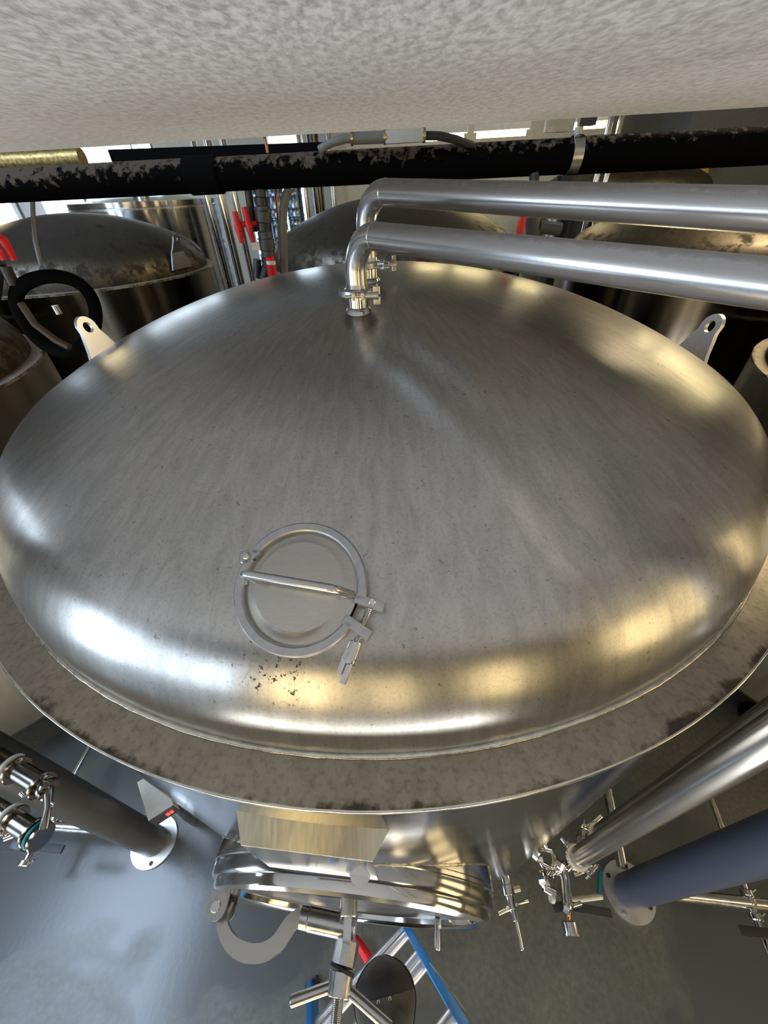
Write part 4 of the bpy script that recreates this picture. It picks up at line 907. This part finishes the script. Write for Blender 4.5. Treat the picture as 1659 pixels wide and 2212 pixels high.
# ---- far background
def far_tank():
    x, y, R = -2.75, 6.0, 0.84; t = thing('tall_tank', 'tall bright stainless tank standing farthest back on the left', 'tank', (x, y, 0))
    MB().cyl((x, y, 0.2), (x, y, 2.47), R, seg=96).build('shell', M['shell'], t)
    MB().lathe([(R + 0.012, 0), (R + 0.012, 0.02), (R, 0.024), (R * 0.6, 0.10), (0, 0.15)], (x, y, 2.40), (0, 0, 1), 96).build('lid', M['satin'], t)
    MB().cyl((x + 0.1, y - 0.2, 2.5), (x + 0.1, y - 0.2, 2.62), 0.09, seg=24).build('top_port', M['satin'], t)
    for k in range(3):
        a = 2 * PI * k / 3; MB().cyl((x + 0.6 * math.cos(a), y + 0.6 * math.sin(a), 0), (x + 0.6 * math.cos(a), y + 0.6 * math.sin(a), 0.21), 0.05, seg=16).build('leg', M['satin'], t)
far_tank()
for i, (px_, Y_, r_, lb) in enumerate(((-1.62, 4.95, 0.032, 'leftmost of three bright vertical pipes in front of the tall stainless tank'), (-1.49, 4.98, 0.040, 'middle of three bright vertical pipes in front of the tall stainless tank'), (-1.36, 5.0, 0.030, 'rightmost of three bright vertical pipes in front of the tall stainless tank'))):
    tag(MB().cyl((px_, Y_, 0), (px_, Y_, 5), r_, seg=24).build('vertical_pipe', M['polish'], org=(px_, Y_, 0)), lb, 'pipe', 'vertical pipes by the tall tank')
for i, (px_, Y_, r_, lb) in enumerate(((-0.86, 6.6, 0.03, 'thin vertical steel pipe just right of the kegs'), (-0.70, 6.65, 0.075, 'thick vertical brass-toned steel column right of the kegs'), (-0.50, 6.7, 0.028, 'thin vertical steel pipe at the left end of the beige partition'))):
    tag(MB().cyl((px_, Y_, 0), (px_, Y_, 5), r_, seg=24).build('vertical_pipe', M['shell_old' if i == 1 else 'polish'], org=(px_, Y_, 0)), lb, 'pipe')
for i, (px_, Y_, r_, lb) in enumerate(((1.93, 4.3, 0.022, 'left one of two thin polished vertical pipes behind the hanger band'), (2.03, 4.33, 0.022, 'right one of two thin polished vertical pipes behind the hanger band'))):
    tag(MB().cyl((px_, Y_, 0), (px_, Y_, 5), r_, seg=20).build('vertical_pipe', M['polish'], org=(px_, Y_, 0)), lb, 'pipe')
struct(MB().box((1.35, 7.1, 2.5), (3.7, 0.12, 5.0)).build('wall_partition', M['wall'], smooth=False))
struct(MB().box((4.9, 6.9, 2.5), (1.6, 0.12, 5.0)).build('trim_1', M['wall_dark'], smooth=False))
def kegs():
    bk = MB().lathe([(0, 0), (0.125, 0), (0.135, 0.01), (0.135, 0.035), (0.127, 0.05), (0.130, 0.10), (0.136, 0.115), (0.130, 0.13), (0.130, 0.25), (0.136, 0.265), (0.130, 0.28), (0.128, 0.325), (0.135, 0.34), (0.135, 0.362), (0.120, 0.362), (0.118, 0.34), (0, 0.335)], (0, 0, 0), (0, 0, 1), 28)
    p = None; base = [(-1.78, 7.75), (-1.50, 7.8), (-1.22, 7.85)]; nm = ['left', 'middle', 'right']; lv = ['bottom', 'second', 'third', 'fourth', 'fifth', 'sixth', 'top']
    for c, (x, y) in enumerate(base):
        for k in range(7):
            if p is None: o = bk.build('beer_keg', M['keg']); p = o
            else: o = p.copy(); COL.objects.link(o)
            o.location = (x, y, 0.364 * k); tag(o, 'steel keg, %s of the %s stack in front of the far bright window' % (lv[k], nm[c]), 'keg', 'kegs stacked at the far window')
kegs()
def tube_light(a, b, label, grp='tube lights'):
    a, b = Vector(a), Vector(b); t = thing('tube_light', label, 'lamp', tuple((a + b) / 2), grp); d = (b - a)
    MB().box((a + b) / 2 + Vector((0, 0, 0.05)), (d.length + 0.06, 0.14, 0.05), d).build('housing', M['wall'], t, smooth=False)
    MB().cyl(a, b, 0.02, seg=12).build('tube', M['tube'], t)
    for k in (0.15, 0.85): p = a.lerp(b, k); MB().cyl(p + Vector((0, 0, 0.07)), (p.x, p.y, 5), 0.006, seg=6).build('cord', M['black_plastic'], t)
tube_light((1.05, 5.2, 2.86), (1.50, 5.1, 2.86), 'glowing tube light seen left of the hanger band')
tube_light((1.72, 5.05, 2.88), (2.18, 4.95, 2.88), 'glowing tube light seen right of the hanger band')
tube_light((0.55, 5.3, 2.86), (0.93, 5.22, 2.86), 'glowing tube light ending behind the sleeved hose')
tube_light((3.55, 3.85, 2.64), (4.15, 3.1, 2.64), 'tube light outside the photo, mirrored as a streak at the right of the dome')
tube_light((3.72, 4.55, 2.66), (3.84, 4.40, 2.66), 'short tube light outside the photo, mirrored as a dot at the right of the dome')
tube_light((-3.60, 4.75, 2.68), (-3.85, 4.45, 2.68), 'tube light outside the photo, mirrored as a streak near the left lug')
MBl = MB()
for k in range(4):
    q = Vector((0.42 + 0.11 * k, 6.98, 2.47)); tag(MB().lathe([(0, -0.01), (0.012, -0.008), (0.012, 0.008), (0, 0.01)], q, (0, 1, 0), 12).build('indicator_light', M['blue_led'], org=q), '%s tiny blue light in the row just under the black pipe' % ('leftmost', 'second from left', 'second from right', 'rightmost')[k], 'light', 'row of blue lights')
def cable_tray():
    a = Vector((-2.032, 4.200, 2.751)); b = Vector((-0.360, 4.200, 2.745)); t = thing('cable_tray', 'dark tray running behind the black pipe, seen through the gap left of centre', 'tray', tuple((a + b) / 2))
    MB().box((a + b) / 2, ((b - a).length, 0.10, 0.085), b - a).build('tray_channel', M['matte_black'], t, smooth=False)
    for k in (0.1, 0.9): p = a.lerp(b, k); MB().cyl(p, (p.x, p.y, 5.0), 0.006, seg=8).build('hanger_rod', M['satin'], t)
cable_tray()
tag(MB().tube([(-2.252, 3.000, 2.680), (-1.937, 3.000, 2.680), (-1.624, 3.000, 2.684)], 0.045, 20).build('foil_duct', M['gold'], org=(-1.937, 3.000, 2.680)), 'crinkled gold foil-wrapped pipe at the left between the duct and the black pipe', 'pipe')
tag(MB().box((3.95, 6.6, 2.62), (0.9, 0.06, 0.35), bev=0.01).build('yellow_board', M['yellow'], org=(3.95, 6.6, 2.62)), 'yellow board at the far right just below the black pipe', 'board')
for o in bpy.data.objects:
    if '_o' in o: del o['_o']
